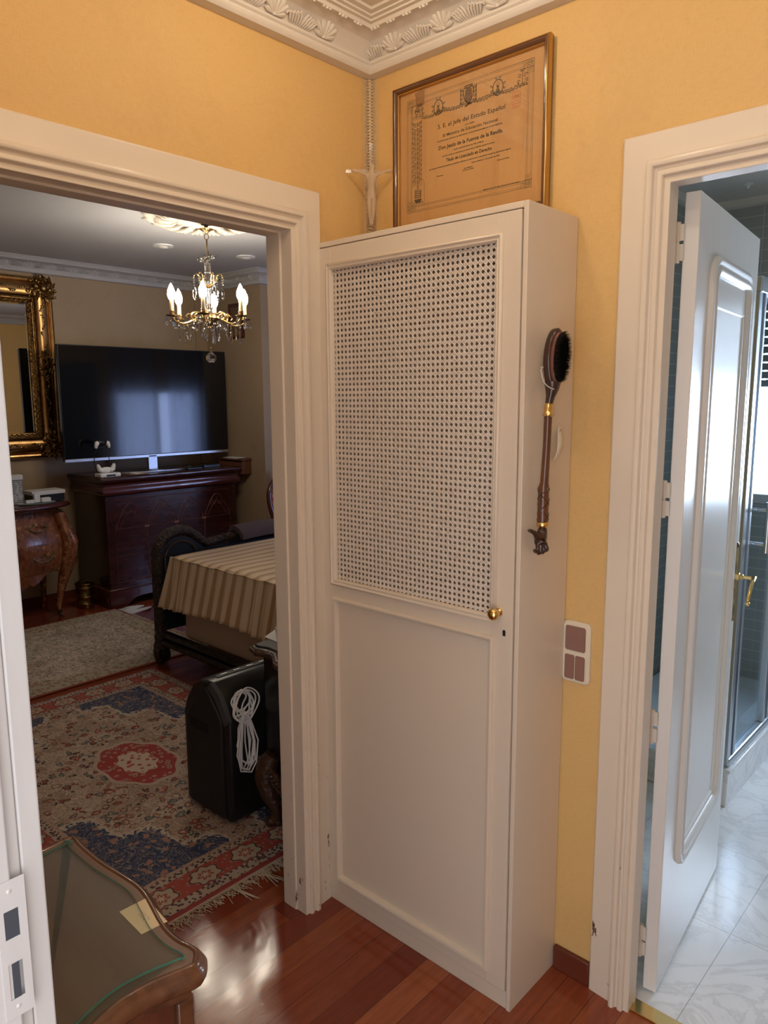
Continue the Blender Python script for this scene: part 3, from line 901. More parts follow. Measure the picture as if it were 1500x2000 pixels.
# ------------------------------------------------------------------ bedroom window, door in the wall the mirror sees
win = struct(MB().box(-TA, .0, 3.05, 3.12, .5, 1.7).box(-TA, .0, 4.28, 4.35, .5, 1.7).box(-TA, 0, 3.12, 4.28, .5, .56).box(-TA, 0, 3.12, 4.28, 1.64, 1.7).box(-TA, 0, 3.67, 3.73, .56, 1.64).build('window_2', M['white'], bevel=.003), 'white bedroom window frame')
MB().box(-.03, -.026, 3.12, 4.28, .56, 1.64).build('pane', M['pane'], win)
def curtain(y0, y1, xx, name, lab):
    mb = MB()
    mb.grid(lambda u, v: (xx+.03*math.sin(u*(y1-y0)*42)+.01*math.sin(u*31), y0+(y1-y0)*u, .03+2.35*v), 90, 6)
    o = mb.build(name, M['curtain'], smooth=True)
    recenter(o, (xx, (y0+y1)/2, .03))
    return tag(o, lab, 'curtain')
curtain(2.98, 3.62, -.17, 'sheer_curtain', 'sheer curtain over the left half of the bedroom window')
curtain(3.80, 4.42, -.17, 'sheer_curtain', 'sheer curtain over the right half of the bedroom window')
d2 = struct(bx('door_2', M['door_grey'], None, -.085, -.062, 2.26, 2.86, 0, 2.02, bevel=.003), 'dark grey-green wardrobe door reflected in the mirror')

# ================================================================== HALL
# ------------------------------------------------------------------ tall cabinet
CW, CD, CH = .686, .226, 2.0
cab = empty('tall_cabinet', (.343, -.113, 0))
tag(cab, 'tall shallow cream painted cabinet with a woven cane door panel, in the hallway corner', 'cabinet')
mb = MB()
yf = -CD
mb.box(.002, .012, yf, -.002, 0, CH).box(.674, CW, yf, -.002, 0, CH).box(.012, .674, yf, -.002, CH-.014, CH).box(.012, .674, -.012, -.002, 0, CH-.014)
mb.box(.012, .674, yf+.012, -.012, .055, .070)
mb.build('carcass', M['cream'], cab, bevel=.0015)
MB().box(.012, .674, yf+.004, yf+.016, 0, .05).build('plinth', M['cream'], cab, bevel=.001)
MB().box(.012, .674, yf+.05, -.012, 1.02, 1.035).build('shelf', M['cream'], cab)
dl = empty('d', (0, 0, 0)); bpy.data.objects.remove(dl)
dx0, dx1, dz0, dz1 = .0135, .6705, .052, 1.983
mb = MB()
ft = yf-.002; bt = yf+.018
px0, px1, pz0, pz1 = .062, .611, 1.047, 1.925      # cane opening
lx0, lx1, lz0, lz1 = .066, .607, .098, .985        # lower panel
mb.box(dx0, px0, ft, bt, dz0, dz1).box(px1, dx1, ft, bt, dz0, dz1).box(px0, px1, ft, bt, pz1, dz1).box(px0, px1, ft, bt, lz1, pz0).box(px0, px1, ft, bt, dz0, lz0)
door = mb.build('door', M['cream'], cab, bevel=.0008)
MB().box(px0, px1, ft+.007, bt-.003, lz0, lz1).build('lower_panel', M['cream'], door)
def rect_frame(mb, x0, x1, z0, z1, prof, y):
    rings = []
    for (cx, cz, sx, sz) in ((x0, z0, -1, -1), (x1, z0, 1, -1), (x1, z1, 1, 1), (x0, z1, -1, 1)):
        rings.append([(cx+sx*a, y-d, cz+sz*a) for a, d in prof])
    mb.loft(rings, False, False, True)
    return mb
pf = [(-.004, -.008), (-.003, .003), (.000, .006), (.003, .004), (.005, .004), (.009, .0085), (.013, .007), (.015, .0)]
rect_frame(MB(), px0, px1, pz0, pz1, pf, ft).build('cane_moulding', M['cream'], door, smooth=55)
pf2 = [(-.002, -.007), (0, .004), (.003, .0095), (.008, .0105), (.012, .006), (.013, 0)]
rect_frame(MB(), lx0, lx1, lz0, lz1, pf2, ft).build('panel_moulding', M['cream'], door, smooth=55)
# cane: sheet with round holes + strands that cross between them
P_ = .01468
cx0, cx1, cz0, cz1 = px0-.004, px1+.004, pz0-.004, pz1+.004
nx = int(round((cx1-cx0)/P_)); nz = int(round((cz1-cz0)/P_)); PX = (cx1-cx0)/nx; PZ = (cz1-cz0)/nz
yc = ft+.009
mb = MB(); vs = []; fs = []
hr = .268
for i in range(nx):
    for j in range(nz):
        ox = cx0+i*PX; oz = cz0+j*PZ; b = len(vs)
        jit = random.uniform(-.02, .02)
        for k in range(16):
            a = 2*PI*(k+.5)/16
            vs.append((ox+PX*(.5+hr*math.cos(a)+jit), yc, oz+PZ*(.5+hr*1.04*math.sin(a))))
        for k in range(16):
            a = 2*PI*(k+.5)/16; c_, s_ = math.cos(a), math.sin(a); q = .5/max(abs(c_), abs(s_))
            vs.append((ox+PX*(.5+q*c_), yc, oz+PZ*(.5+q*s_)))
        for (u, v) in ((1, 1), (0, 1), (0, 0), (1, 0)): vs.append((ox+PX*u, yc, oz+PZ*v))
        for k in range(16): fs.append((b+k, b+(k+1) % 16, b+16+(k+1) % 16, b+16+k))
        fs += [(b+17, b+18, b+32), (b+21, b+22, b+33), (b+25, b+26, b+34), (b+29, b+30, b+35)]
mb.add(vs, fs)
cane = mb.build('cane_panel', M['cane_weave'], door)
mb = MB()
def strand(x0, z0, x1, z1, w, y):
    d = Vector((x1-x0, z1-z0)); 
    if d.length < 1e-5: return
    d.normalize(); n = Vector((-d.y, d.x))*w/2
    mb.add([(x0+n.x, y, z0+n.y), (x1+n.x, y, z1+n.y), (x1, y-.0005, z1), (x0, y-.0005, z0), (x1-n.x, y, z1-n.y), (x0-n.x, y, z0-n.y)], [(0, 1, 2, 3), (3, 2, 4, 5)])
for i in range(nx+1):
    x = cx0+i*PX
    for o in (-.0013, .0013):
        if cx0 < x+o < cx1: strand(x+o, cz0, x+o, cz1, .0014, yc-.0006)
for j in range(nz+1):
    z = cz0+j*PZ
    for o in (-.0013, .0013):
        if cz0 < z+o < cz1: strand(cx0, z+o, cx1, z+o, .0014, yc-.0010)
for sg in (1, -1):
    for k in range(-nz-1, nx+nz+2):
        # lines through the edge midpoints in cell units: u - sg*v = k + .5
        pts = []
        for v in (0, nz):
            pts.append((k+.5+sg*v, v))
        (u0, v0), (u1, v1) = pts
        # clip to 0..nx
        def clip(u0, v0, u1, v1):
            t0, t1 = 0, 1
            for p, q in ((-(u1-u0), u0), (u1-u0, nx-u0)):
                if p == 0: continue
                t = q/p
                if p < 0: t0 = max(t0, t)
                else: t1 = min(t1, t)
            if t0 >= t1: return None
            return (u0+(u1-u0)*t0, v0+(v1-v0)*t0, u0+(u1-u0)*t1, v0+(v1-v0)*t1)
        c = clip(u0, v0, u1, v1)
        if c: strand(cx0+c[0]*PX, cz0+c[1]*PZ, cx0+c[2]*PX, cz0+c[3]*PZ, .0017, yc-.0012)
mb.build('cane_strands', M['cane'], cane)
for zz in (1.887, 1.305, .732, .126):
    mb = MB(); c = Vector((.0125, ft-.003, zz))
    for a, b in ((-.034, -.018), (-.016, 0), (.002, .016), (.018, .034)): mb.tube([c+Vector((0, 0, a)), c+Vector((0, 0, b))], .0036, 8)
    mb.ball(c+Vector((0, 0, -.036)), .0030, 8, 5)
    mb.build('hinge', M['painted_metal'], door, smooth=True)
mb = MB(); c = Vector((.632, ft, 1.062))
Rk = Matrix.Translation(c) @ Matrix.Rotation(PI/2, 4, 'X')
mb.lathe([(.0001, 0), (.010, 0), (.010, .002), (.006, .004), (.0055, .010), (.009, .014), (.0130, .019), (.0150, .025), (.0140, .031), (.0095, .036), (.0001, .038)], (0, 0, 0), 24); mb.xf(Rk)
mb.build('knob', M['brass'], door, smooth=80, label='round polished brass knob')
mb = MB(); kz = 1.012; kx = .647
pts = [(kx+.0042*math.cos(a), kz+.004+.0042*math.sin(a)) for a in [PI*k/8 for k in range(9)]]+[(kx-.004, kz-.007), (kx+.004, kz-.007)]
mb.loft([[(p[0], ft-.0006, p[1]) for p in pts], [(p[0], ft+.004, p[1]) for p in pts]])
mb.build('keyhole', M['black_soft'], door)

# ------------------------------------------------------------------ gilt braid in the corner
mb = MB()
mb.tube([(.006, -.006, .1+2.0), (.006, -.006, 2.486)], .0045, 8)
mb.add([(.001, -.030, 2.0), (.001, -.030, 2.486), (.001, -.001, 2.486), (.001, -.001, 2.0)], [(0, 1, 2, 3)])
mb.add([(.030, -.001, 2.0), (.030, -.001, 2.486), (.001, -.001, 2.486), (.001, -.001, 2.0)], [(0, 1, 2, 3)])
z = 2.002
while z < 2.484:
    mb.tube([(.013, -.003, z), (.009, -.009, z+.004), (.003, -.013, z+.003)], .0026, 6)
    z += .0085
z = 2.002
while z < 2.484:
    for s in (.018, .023): mb.box(s-.0012, s+.0012, -.003, 0, z, z+.0028); mb.box(.0, .003, -s-.0012, -s+.0012, z, z+.0028)
    z += .0056
br = mb.build('corner_braid', M['braid'], smooth=40)
recenter(br, (0, 0, 2.0))
tag(br, 'narrow twisted gilt braid running up the hallway corner', 'braid')

# ------------------------------------------------------------------ crucifix
cr = empty('crucifix', (.058, -.058, 2.0))
tag(cr, 'clear acrylic crucifix with a pale figure standing on the cabinet in the corner', 'crucifix')
dg = Vector((1, 1, 0)).normalized(); fw = Vector((1, -1, 0)).normalized(); B0 = Vector((.058, -.058, 0))
def C3(u, f, z): return B0+dg*u+fw*f+Vector((0, 0, z))
def cbox(mb, u0, u1, f0, f1, z0, z1):
    mb.add([C3(u0, f0, z0), C3(u1, f0, z0), C3(u1, f1, z0), C3(u0, f1, z0), C3(u0, f0, z1), C3(u1, f0, z1), C3(u1, f1, z1), C3(u0, f1, z1)],
           [(0, 3, 2, 1), (4, 5, 6, 7), (0, 1, 5, 4), (1, 2, 6, 5), (2, 3, 7, 6), (3, 0, 4, 7)])
mb = MB(); cbox(mb, -.006, .006, -.004, .004, 2.008, 2.291); mb.build('upright', M['acrylic'], cr, bevel=.001)
mb = MB(); cbox(mb, -.073, -.006, -.004, .004, 2.209, 2.219); cbox(mb, .006, .073, -.004, .004, 2.209, 2.219); mb.build('crossbar', M['acrylic'], cr, bevel=.001)
mb = MB(); cbox(mb, -.02, .02, -.02, .02, 2.0, 2.008); mb.build('base', M['acrylic'], cr, bevel=.001)
me = bpy.data.meshes.new('figure'); bm = bmesh.new()
J = [(0, .009, 2.150, .011), (0, .010, 2.165, .010), (0, .011, 2.180, .0125), (0, .012, 2.198, .014), (0, .013, 2.208, .006), (.003, .015, 2.222, .0085), (.003, .015, 2.231, .006),
     (-.014, .011, 2.201, .0055), (-.036, .009, 2.212, .0042), (-.058, .008, 2.216, .0035), (.014, .011, 2.201, .0055), (.036, .009, 2.212, .0042), (.058, .008, 2.216, .0035),
     (-.006, .010, 2.140, .0085), (-.006, .013, 2.108, .0065), (-.003, .009, 2.078, .005), (-.002, .013, 2.064, .0032), (.006, .010, 2.140, .0085), (.006, .013, 2.108, .0065), (.002, .009, 2.078, .005), (.001, .013, 2.064, .0032)]
E_ = [(0, 1), (1, 2), (2, 3), (3, 4), (4, 5), (5, 6), (3, 7), (7, 8), (8, 9), (3, 10), (10, 11), (11, 12), (0, 13), (13, 14), (14, 15), (15, 16), (0, 17), (17, 18), (18, 19), (19, 20)]
off = Vector(cr.location)
me.from_pydata([tuple(C3(j[0], j[1], j[2])-off) for j in J], E_, [])
fo = bpy.data.objects.new('figure', me); COL.objects.link(fo); fo.parent = cr
me.materials.append(M['frosted'])
def skin(o, radii, root=0, sub=2):
    md = o.modifiers.new('skin', 'SKIN'); md.use_smooth_shade = True
    o.modifiers.new('sub', 'SUBSURF').levels = sub; o.modifiers['sub'].render_levels = sub
    if not o.data.skin_vertices:
        bpy.context.view_layer.objects.active = o
        bm = bmesh.new(); bm.from_mesh(o.data); bm.verts.layers.skin.verify(); bm.to_mesh(o.data); bm.free()
    for i, r in enumerate(radii):
        o.data.skin_vertices[0].data[i].radius = (r, r); o.data.skin_vertices[0].data[i].use_root = (i == root)
skin(fo, [j[3] for j in J])
# the figure's labels/tags stay on the crucifix

# ------------------------------------------------------------------ framed diploma
dp = empty('framed_diploma', (.36, -.012, 2.035))
tag(dp, 'framed yellowed printed diploma with ornamental border, above the cabinet', 'picture')
fx0, fx1, fz0, fz1 = .112, .608, 2.036, 2.424
fy = -.006
# frame leans a little forward at the top
def fr(x, z, d): return Vector((x, fy-d, z))
rings = []
prof = [(0, .0), (0, .018), (-.004, .022), (-.0095, .023), (-.013, .020), (-.0145, .012), (-.0145, .0)]
gold = [(-.0142, .0), (-.0142, .0135), (-.0165, .0125), (-.0175, .008), (-.0175, 0)]
def fsweep(prof):
    mb = MB(); rr = []
    for (cx, cz, sx, sz) in ((fx0, fz0, -1, -1), (fx1, fz0, 1, -1), (fx1, fz1, 1, 1), (fx0, fz1, -1, 1)):
        rr.append([fr(cx+sx*a, cz+sz*a, d) for a, d in prof])
    mb.loft(rr, False, False, True); return mb
fsweep(prof).build('frame', M['frame_wood'], dp, smooth=50)
g2 = [(.0005, .0), (.0005, .0185), (-.0035, .0228), (-.0042, .0226), (-.001, .0185)]
fsweep([(.0004, .004), (.0012, .012), (.0006, .0185), (-.003, .0226), (-.0040, .0229)]).build('gold_bead', M['frame_gold'], dp, smooth=True)
fsweep(gold).build('gold_slip', M['frame_gold'], dp)
MB().box(fx0+.015, fx1-.015, fy-.004, fy-.001, fz0+.015, fz1-.015).build('paper', M['paper'], dp)
MB().box(fx0+.015, fx1-.015, fy-.0080, fy-.0070, fz0+.015, fz1-.015).build('glass', M['picture_glass'], dp)
yp = fy-.0044
def pline(mb, pts, w, loop=False):
    n = len(pts); L = []; Rr = []
    for i in range(n):
        a = Vector(pts[(i-1) % n] if (loop or i > 0) else pts[0]); b = Vector(pts[(i+1) % n] if (loop or i < n-1) else pts[-1])
        d = (b-a)
        if d.length < 1e-9: d = Vector((1, 0))
        d.normalize(); q = Vector((-d.y, d.x))*w/2; p = Vector(pts[i])
        L.append((p.x+q.x, yp, p.y+q.y)); Rr.append((p.x-q.x, yp, p.y-q.y))
    vs = L+Rr; fs = [(i, i+1, n+i+1, n+i) for i in range(n-1)]
    if loop: fs.append((n-1, 0, n, 2*n-1))
    mb.add(vs, fs)
def prect(mb, x0, x1, z0, z1, w):
    for a, b in (((x0, z0), (x1, z0)), ((x1, z0), (x1, z1)), ((x1, z1), (x0, z1)), ((x0, z1), (x0, z0))): pline(mb, [a, b], w)
def dq(u, v): return (fx0+u*(fx1-fx0), fz0+v*(fz1-fz0))
def scroll(mb, cx, cz, r, sg=1, w=.0007, a0=0, turns=1.2):
    pline(mb, [(cx+sg*r*(1-t*.8)*math.cos(a0+turns*2*PI*t), cz+r*(1-t*.8)*math.sin(a0+turns*2*PI*t)) for t in [k/14 for k in range(15)]], w)
bx0, bz0 = dq(.084, .142); bx1, bz1 = dq(.90, .905)
mb = MB()
prect(mb, bx0, bx1, bz0, bz1, .0009); prect(mb, bx0+.004, bx1-.004, bz0+.004, bz1-.004, .0006)
prect(mb, bx0+.013, bx1-.013, bz0+.013, bz1-.013, .0006); prect(mb, bx0+.0165, bx1-.0165, bz0+.0165, bz1-.0165, .0007)
for (cx, cz) in ((bx0+.009, bz0+.009), (bx1-.009, bz0+.009), (bx0+.009, bz1-.009), (bx1-.009, bz1-.009)):
    prect(mb, cx-.009, cx+.009, cz-.009, cz+.009, .0009)
    sx = 1 if cx < .36 else -1; sz = 1 if cz < 2.2 else -1
    for k in range(3):
        scroll(mb, cx+sx*(k*.009-.003), cz, .004, 1, .0009); scroll(mb, cx, cz+sz*(k*.009-.003), .004, -1, .0009)
    prect(mb, cx-.009 if sx > 0 else cx-.021, cx+.021 if sx > 0 else cx+.009, cz-.009, cz+.009, .0007)
    prect(mb, cx-.009, cx+.009, cz-.009 if sz > 0 else cz-.021, cz+.021 if sz > 0 else cz+.009, .0007)
mb.build('border_lines', M['ink_soft'], dp)
mb = MB()
# left ornamental column
lx0, lx1 = bx0+.018, bx0+.052
zt = bz1-.052; zb = bz0+.070
prect(mb, lx0, lx1, zb, zt, .0008)
z = zb+.008
while z < zt-.004:
    for sg in (-1, 1):
        scroll(mb, (lx0+lx1)/2+sg*.008, z, .0062, sg, .0014, random.random()*3, 1.5)
        scroll(mb, (lx0+lx1)/2+sg*.0135, z+.006, .0034, -sg, .0012, random.random()*3, 1.0)
    pline(mb, [((lx0+lx1)/2, z-.006), ((lx0+lx1)/2+.002, z), ((lx0+lx1)/2, z+.006)], .0016)
    z += .0125
# square box with emblem, top left
prect(mb, lx0-.001, lx1+.001, zt+.004, zt+.036, .0010); prect(mb, lx0+.002, lx1-.002, zt+.007, zt+.033, .0006)
cx, cz = (lx0+lx1)/2, zt+.020
pline(mb, [(cx+.008*math.cos(a), cz+.0085*math.sin(a)) for a in [2*PI*k/16 for k in range(16)]], .0012, True)
for k in range(4): pline(mb, [(cx-.006+k*.004, cz-.006), (cx-.006+k*.004, cz+.006)], .0012)
pline(mb, [(cx-.007, cz), (cx+.007, cz)], .0014)
# top band of scrolls with medallions and crest
def band(u): return dq(u, 0)[0]
zb2 = bz1-.053
x = lx1+.006
while x < bx1-.02:
    t = (x-band(.5))/(bx1-bx0)
    zz = zb2+.002*math.cos(t*30)
    scroll(mb, x, zz, .0048, 1, .0014, random.random()*3, 1.3); scroll(mb, x+.004, zz-.004, .0030, -1, .0012, random.random()*3, 1)
    x += .0098
def medal(u, r=.0155):
    cx = band(u); cz = bz1-.040
    pline(mb, [(cx+r*math.cos(a), cz+r*1.22*math.sin(a)) for a in [2*PI*k/28 for k in range(28)]], .0018, True)
    pline(mb, [(cx+r*.86*math.cos(a), cz+r*1.06*math.sin(a)) for a in [2*PI*k/28 for k in range(28)]], .0005, True)
    for sg in (-1, 1):
        scroll(mb, cx+sg*(r+.004), cz+.006, .0035, sg, .0012); scroll(mb, cx+sg*(r+.004), cz-.006, .0035, -sg, .0012)
        scroll(mb, cx+sg*.006, cz+r*1.22+.003, .003, sg, .001)
    # hatched bust
    for k in range(9):
        zz = cz-.013+k*.0022; w = .0085*(1-k*.085) if k < 5 else .0035
        pline(mb, [(cx-w, zz), (cx+w*.8, zz+.001)], .0012)
    pline(mb, [(cx+.0042*math.cos(a), cz+.0065+.005*math.sin(a)) for a in [2*PI*k/12 for k in range(12)]], .0009, True)
medal(.305); medal(.690)
cx = band(.505); cz = bz1-.036
sh_ = [(-.016, .014), (-.013, .021), (0, .019), (.013, .021), (.016, .014), (.0145, 0), (.010, -.010), (0, -.019), (-.010, -.010), (-.0145, 0)]
pline(mb, [(cx+a, cz+b) for a, b in sh_], .0022, True)
for k in range(12): pline(mb, [(cx-.012+abs(k-5.5)*.0006, cz-.013+k*.0027), (cx+.012-abs(k-5.5)*.0006, cz-.013+k*.0027)], .0013)
for k in range(5): pline(mb, [(cx-.010+k*.005, cz-.012), (cx-.010+k*.005, cz+.016)], .0012)
for sg in (-1, 1):
    for k in range(4): scroll(mb, cx+sg*.020, cz-.015+k*.010, .0042, sg, .0014)
    pline(mb, [(cx+sg*.025, cz-.018), (cx+sg*.025, cz+.022)], .002)
for k in range(5): scroll(mb, cx-.008+k*.004, cz-.022-.002*math.cos(k), .0035, 1, .0014); 
for k in range(5): scroll(mb, cx-.010+k*.005, cz+.024, .0030, 1, .0012)
for u in (.835, .175):
    cx = band(u); cz = bz1-.036
    pline(mb, [(cx, cz-.014), (cx, cz+.018)], .0014)
    for sg in (-1, 1):
        scroll(mb, cx+sg*.008, cz+.004, .006, sg, .0012); scroll(mb, cx+sg*.012, cz-.008, .005, -sg, .0012); scroll(mb, cx+sg*.004, cz+.016, .0035, sg, .001)
# ship panel, lower left
sx0, sx1 = bx0+.016, bx0+.062; sz0 = bz0+.016
arch = [(sx0, sz0), (sx1, sz0)]+[((sx0+sx1)/2+(sx1-sx0)/2*math.cos(a), sz0+.052+.022*math.sin(a)) for a in [PI*k/10 for k in range(11)]]
pline(mb, arch, .0008, True)
cx = (sx0+sx1)/2
for k in range(6): pline(mb, [(cx-.014+k*.001, sz0+.016-k*.0016), (cx+.014-k*.001, sz0+.016-k*.0016)], .0013)
for dx_, h in ((-.008, .046), (0, .058), (.009, .044)):
    pline(mb, [(cx+dx_, sz0+.016), (cx+dx_, sz0+h)], .0010)
    for k in range(6): pline(mb, [(cx+dx_-.005, sz0+.021+k*(h-.024)/6), (cx+dx_+.004, sz0+.022+k*(h-.024)/6)], .0016)
for k in range(4): scroll(mb, cx-.015+k*.010, sz0+.006, .004, 1, .001)
mb.build('ornament', M['ink'], dp)
mb = MB()
cx, cz = dq(.80, .70)
for k in range(5): pline(mb, [(cx-.012, cz-.012+k*.006), (cx+.013, cz-.011+k*.006)], .0011)
prect(mb, cx-.012, cx+.013, cz-.013, cz+.016, .0012)
for k in range(4): scroll(mb, cx-.008+k*.006, cz-.020, .004, 1, .0012); scroll(mb, cx-.006+k*.005, cz+.004, .004, -1, .0012)
mb.build('red_stamp', M['red_ink'], dp, label='faded red stamp')
x0, z0 = dq(.150, .84); x1, z1 = dq(.205, .945)
MB().add([(x0, yp+.0002, z0), (x1, yp+.0002, z0+.004), (x1+.002, yp+.0002, z1), (x1-.01, yp+.0002, z1+.003), (x0-.006, yp+.0002, z1-.001), (x0-.003, yp+.0002, z1-.012)], [(0, 1, 2, 3, 4, 5)]).build('water_stain', M['stain'], dp)

def text(body, x, z, size, parent, mat, name='printed_text', align='CENTER', bold=0, rotm=None, y=None, sp=1.0, width=None):
    cu = bpy.data.curves.new(name, 'FONT'); cu.body = body; cu.size = size; cu.align_x = align; cu.space_character = sp
    cu.offset = bold; cu.resolution_u = 3
    o = bpy.data.objects.new(name, cu); COL.objects.link(o)
    bpy.context.view_layer.update()
    me = bpy.data.meshes.new_from_object(o.evaluated_get(bpy.context.evaluated_depsgraph_get()))
    bpy.data.objects.remove(o)
    if width:
        xs = [v.co.x for v in me.vertices]; k = width/(max(xs)-min(xs)); me.transform(Matrix.Diagonal((k, 1, 1, 1)))
    me.name = name
    me.materials.clear(); me.materials.append(mat)
    R = rotm if rotm is not None else Matrix.Translation((x, yp if y is None else y, z)) @ Matrix.Rotation(PI/2, 4, 'X')
    me.transform(Matrix.Translation(-woff(parent)) @ R)
    ob = bpy.data.objects.new(name, me); COL.objects.link(ob); ob.parent = parent
    return ob
TL = [("S. E. el Jefe del Estado Español", .52, .660, .0155, .215, 0), ("y en su nombre", .515, .632, .005, .03, 0), ("El Ministro de Educación Nacional", .515, .598, .0108, .175, 0),
      ("considerando que, conforme a las disposiciones y circunstancias prevenidas por la actual legislación,", .51, .573, .0050, .21, 0),
      ("Don Jesús de la Fuente de la Revilla", .515, .520, .0135, .205, .0003), ("nacido el día 24 de febrero de 1935, en Madrid,", .51, .493, .0050, .098, 0),
      ("ha hecho constar su suficiencia en la Universidad de Madrid, expide el presente", .505, .468, .0050, .17, 0),
      ("Título de Licenciado en Derecho", .51, .430, .0120, .148, .0003),
      ("que faculta al interesado para ejercer la profesión y disfrutar los derechos que a este grado le otorgan las disposiciones vigentes.", .51, .402, .0050, .265, 0),
      ("Dado en Madrid, a 3 de octubre de 1958.", .62, .378, .0050, .088, 0), ("El Jefe de la Sección,", .73, .350, .0048, .036, 0), ("Por el Ministro,\nEl Director General", .51, .352, .0048, .036, 0),
      ("El Interesado,", .32, .345, .0048, .022, 0), ("Registrado al folio 120, número 345 del libro correspondiente.", .72, .185, .0040, .112, 0)]
for body, u, v, sz, wd, bo in TL:
    x, z = dq(u, v)
    text(body, x, z, sz, dp, M['ink'], width=wd, bold=bo if bo else .00012)

# ------------------------------------------------------------------ light switch
x0, x1, z0, z1 = .686, .763, .842, 1.005
sw = empty('light_switch', ((x0+x1)/2, 0, (z0+z1)/2))
tag(sw, 'ivory wall plate with three mauve-brown rocker switches', 'light switch')
def rplate(mb, a0, a1, b0, b1, r, y0, y1, ch=.003):
    mb.loft([[(p[0], y0, p[1]) for p in rrect(a0, a1, b0, b1, r)], [(p[0], y1+ch, p[1]) for p in rrect(a0, a1, b0, b1, r)],
             [(p[0], y1, p[1]) for p in rrect(a0+ch, a1-ch, b0+ch, b1-ch, r-ch)]])
    return mb
rplate(MB(), x0, x1, z0, z1, .013, 0, -.012, .004).build('wall_plate', M['switch'], sw, smooth=40)
rplate(MB(), x0+.008, x1-.008, .927, z1-.008, .008, -.011, -.0145, .001).build('rim', M['switch'], sw, smooth=40)
rplate(MB(), x0+.008, x1-.008, z0+.008, .920, .008, -.011, -.0145, .001).build('rim', M['switch'], sw, smooth=40)
rplate(MB(), x0+.0105, x1-.0105, .9295, z1-.0105, .006, -.014, -.0175, .0015).build('rocker', M['rocker'], sw, smooth=40)
xm = (x0+x1)/2
rplate(MB(), x0+.0105, xm-.0012, z0+.0105, .9175, .005, -.014, -.0175, .0015).build('rocker', M['rocker'], sw, smooth=40)
rplate(MB(), xm+.0012, x1-.0105, z0+.0105, .9175, .005, -.014, -.0175, .0015).build('rocker', M['rocker'], sw, smooth=40)

# ------------------------------------------------------------------ clothes brush hanging on the cabinet side
XS = .704
def bp(px, py, x=XS+.006): return on('x', x, px, py)
brush = empty('clothes_brush', bp(1068, 790, CW))
tag(brush, 'long wooden clothes brush with black bristles and a carved hand, hanging on the cabinet', 'brush')
top = bp(1083, 660); bot = bp(1076, 757)
cen = bp(1079, 700); ax = (bp(1082, 650)-bp(1074, 765)).normalized()
side = Vector((0, 1, 0)); side = (side-ax*side.dot(ax)).normalized(); out = Vector((1, 0, 0)); out = (out-ax*out.dot(ax)).normalized()
tlt = Matrix.Rotation(math.radians(-22), 3, ax); side = tlt @ side; out = tlt @ out
HL = .0675; HW = .026
def brp(u, w, h): return cen+ax*(u*HL)+side*(w*HW)+out*h      # u -1..1 along, w across
mb = MB(); rings = []
def oval(sc, h, n=28): return [brp(math.sin(a)*sc[0]*(1 if math.sin(a) > 0 else 1.0), math.cos(a)*sc[1], h) for a in [2*PI*k/n for k in range(n)]]
mb.loft([oval((.90, .8), -.004), oval((1, 1), .0), oval((1, 1), .014), oval((.92, .86), .018)])
# neck of the board
n0 = brp(-.86, 0, .006); n1 = bp(1072, 789)
hb = mb.build('brush_back', M['leafwood'], brush, smooth=True)
mb = MB(); mb.tube([brp(-.80, 0, .006), brp(-1.05, 0, .006), (brp(-1.05, 0, .006)+n1)*.5, n1], [.020, .0155, .0105, .0090], 14); mb.build('neck', M['leafwood'], brush, smooth=True)
mb = MB(); mb.loft([oval((.86, .76), .016), oval((.86, .76), .023), oval((.80, .68), .026)]); mb.build('bristle_pad', M['rubber_pad'], brush, smooth=True)
mb = MB()
for i in range(2600):
    a = random.random()*2*PI; r = math.sqrt(random.random())
    u = r*math.sin(a)*.80; w = r*math.cos(a)*.68
    base = brp(u, w, .024); L = .026+random.uniform(-.002, .003)-.004*r*r
    tip = brp(u*1.08+random.uniform(-.03, .03), w*1.16+random.uniform(-.06, .06), .024+L)
    q = ax*.00045; s2 = side*.00045
    mb.add([base+q, base-q+s2, base-q-s2, tip], [(0, 1, 3), (1, 2, 3), (2, 0, 3)])
mb.build('bristles', M['bristle'], brush)
def rod(name, pix, rad, mat, seg=16, **k):
    mb = MB(); mb.tube([bp(*p) for p in pix], rad, seg); return mb.build(name, mat, brush, smooth=True, **k)
rod('ferrule', [(1072, 789), (1071.5, 793), (1071, 806), (1071, 808), (1070.8, 811), (1070.5, 814)], [.0098, .0102, .0104, .0128, .0132, .0108], M['brass'], label='brass ferrule')
rod('handle', [(1070.5, 813), (1068, 870), (1065, 915), (1063, 943), (1062, 952), (1061, 980), (1060, 1005), (1060, 1020)], [.0095, .0092, .0096, .0100, .0128, .0132, .0130, .0132], M['handlewood'])
mb = MB()
for ph in range(2):
    for sg in (-1, 1):
        pts = []
        for k in range(26):
            t = k/25; p = bp(1062-2*t, 951+67*t); a = sg*(t*2.3*PI)+ph*PI
            pts.append(p+Vector((math.cos(a)*.0130, math.sin(a)*.0130, 0)))
        mb.tube(pts, .0012, 5)
mb.build('carved_lattice', M['leafwood'], brush, smooth=True)
rod('ring', [(1060, 1019), (1060, 1021), (1060, 1027), (1060, 1029)], [.0130, .0155, .0155, .0130], M['brass'], label='brass ring')
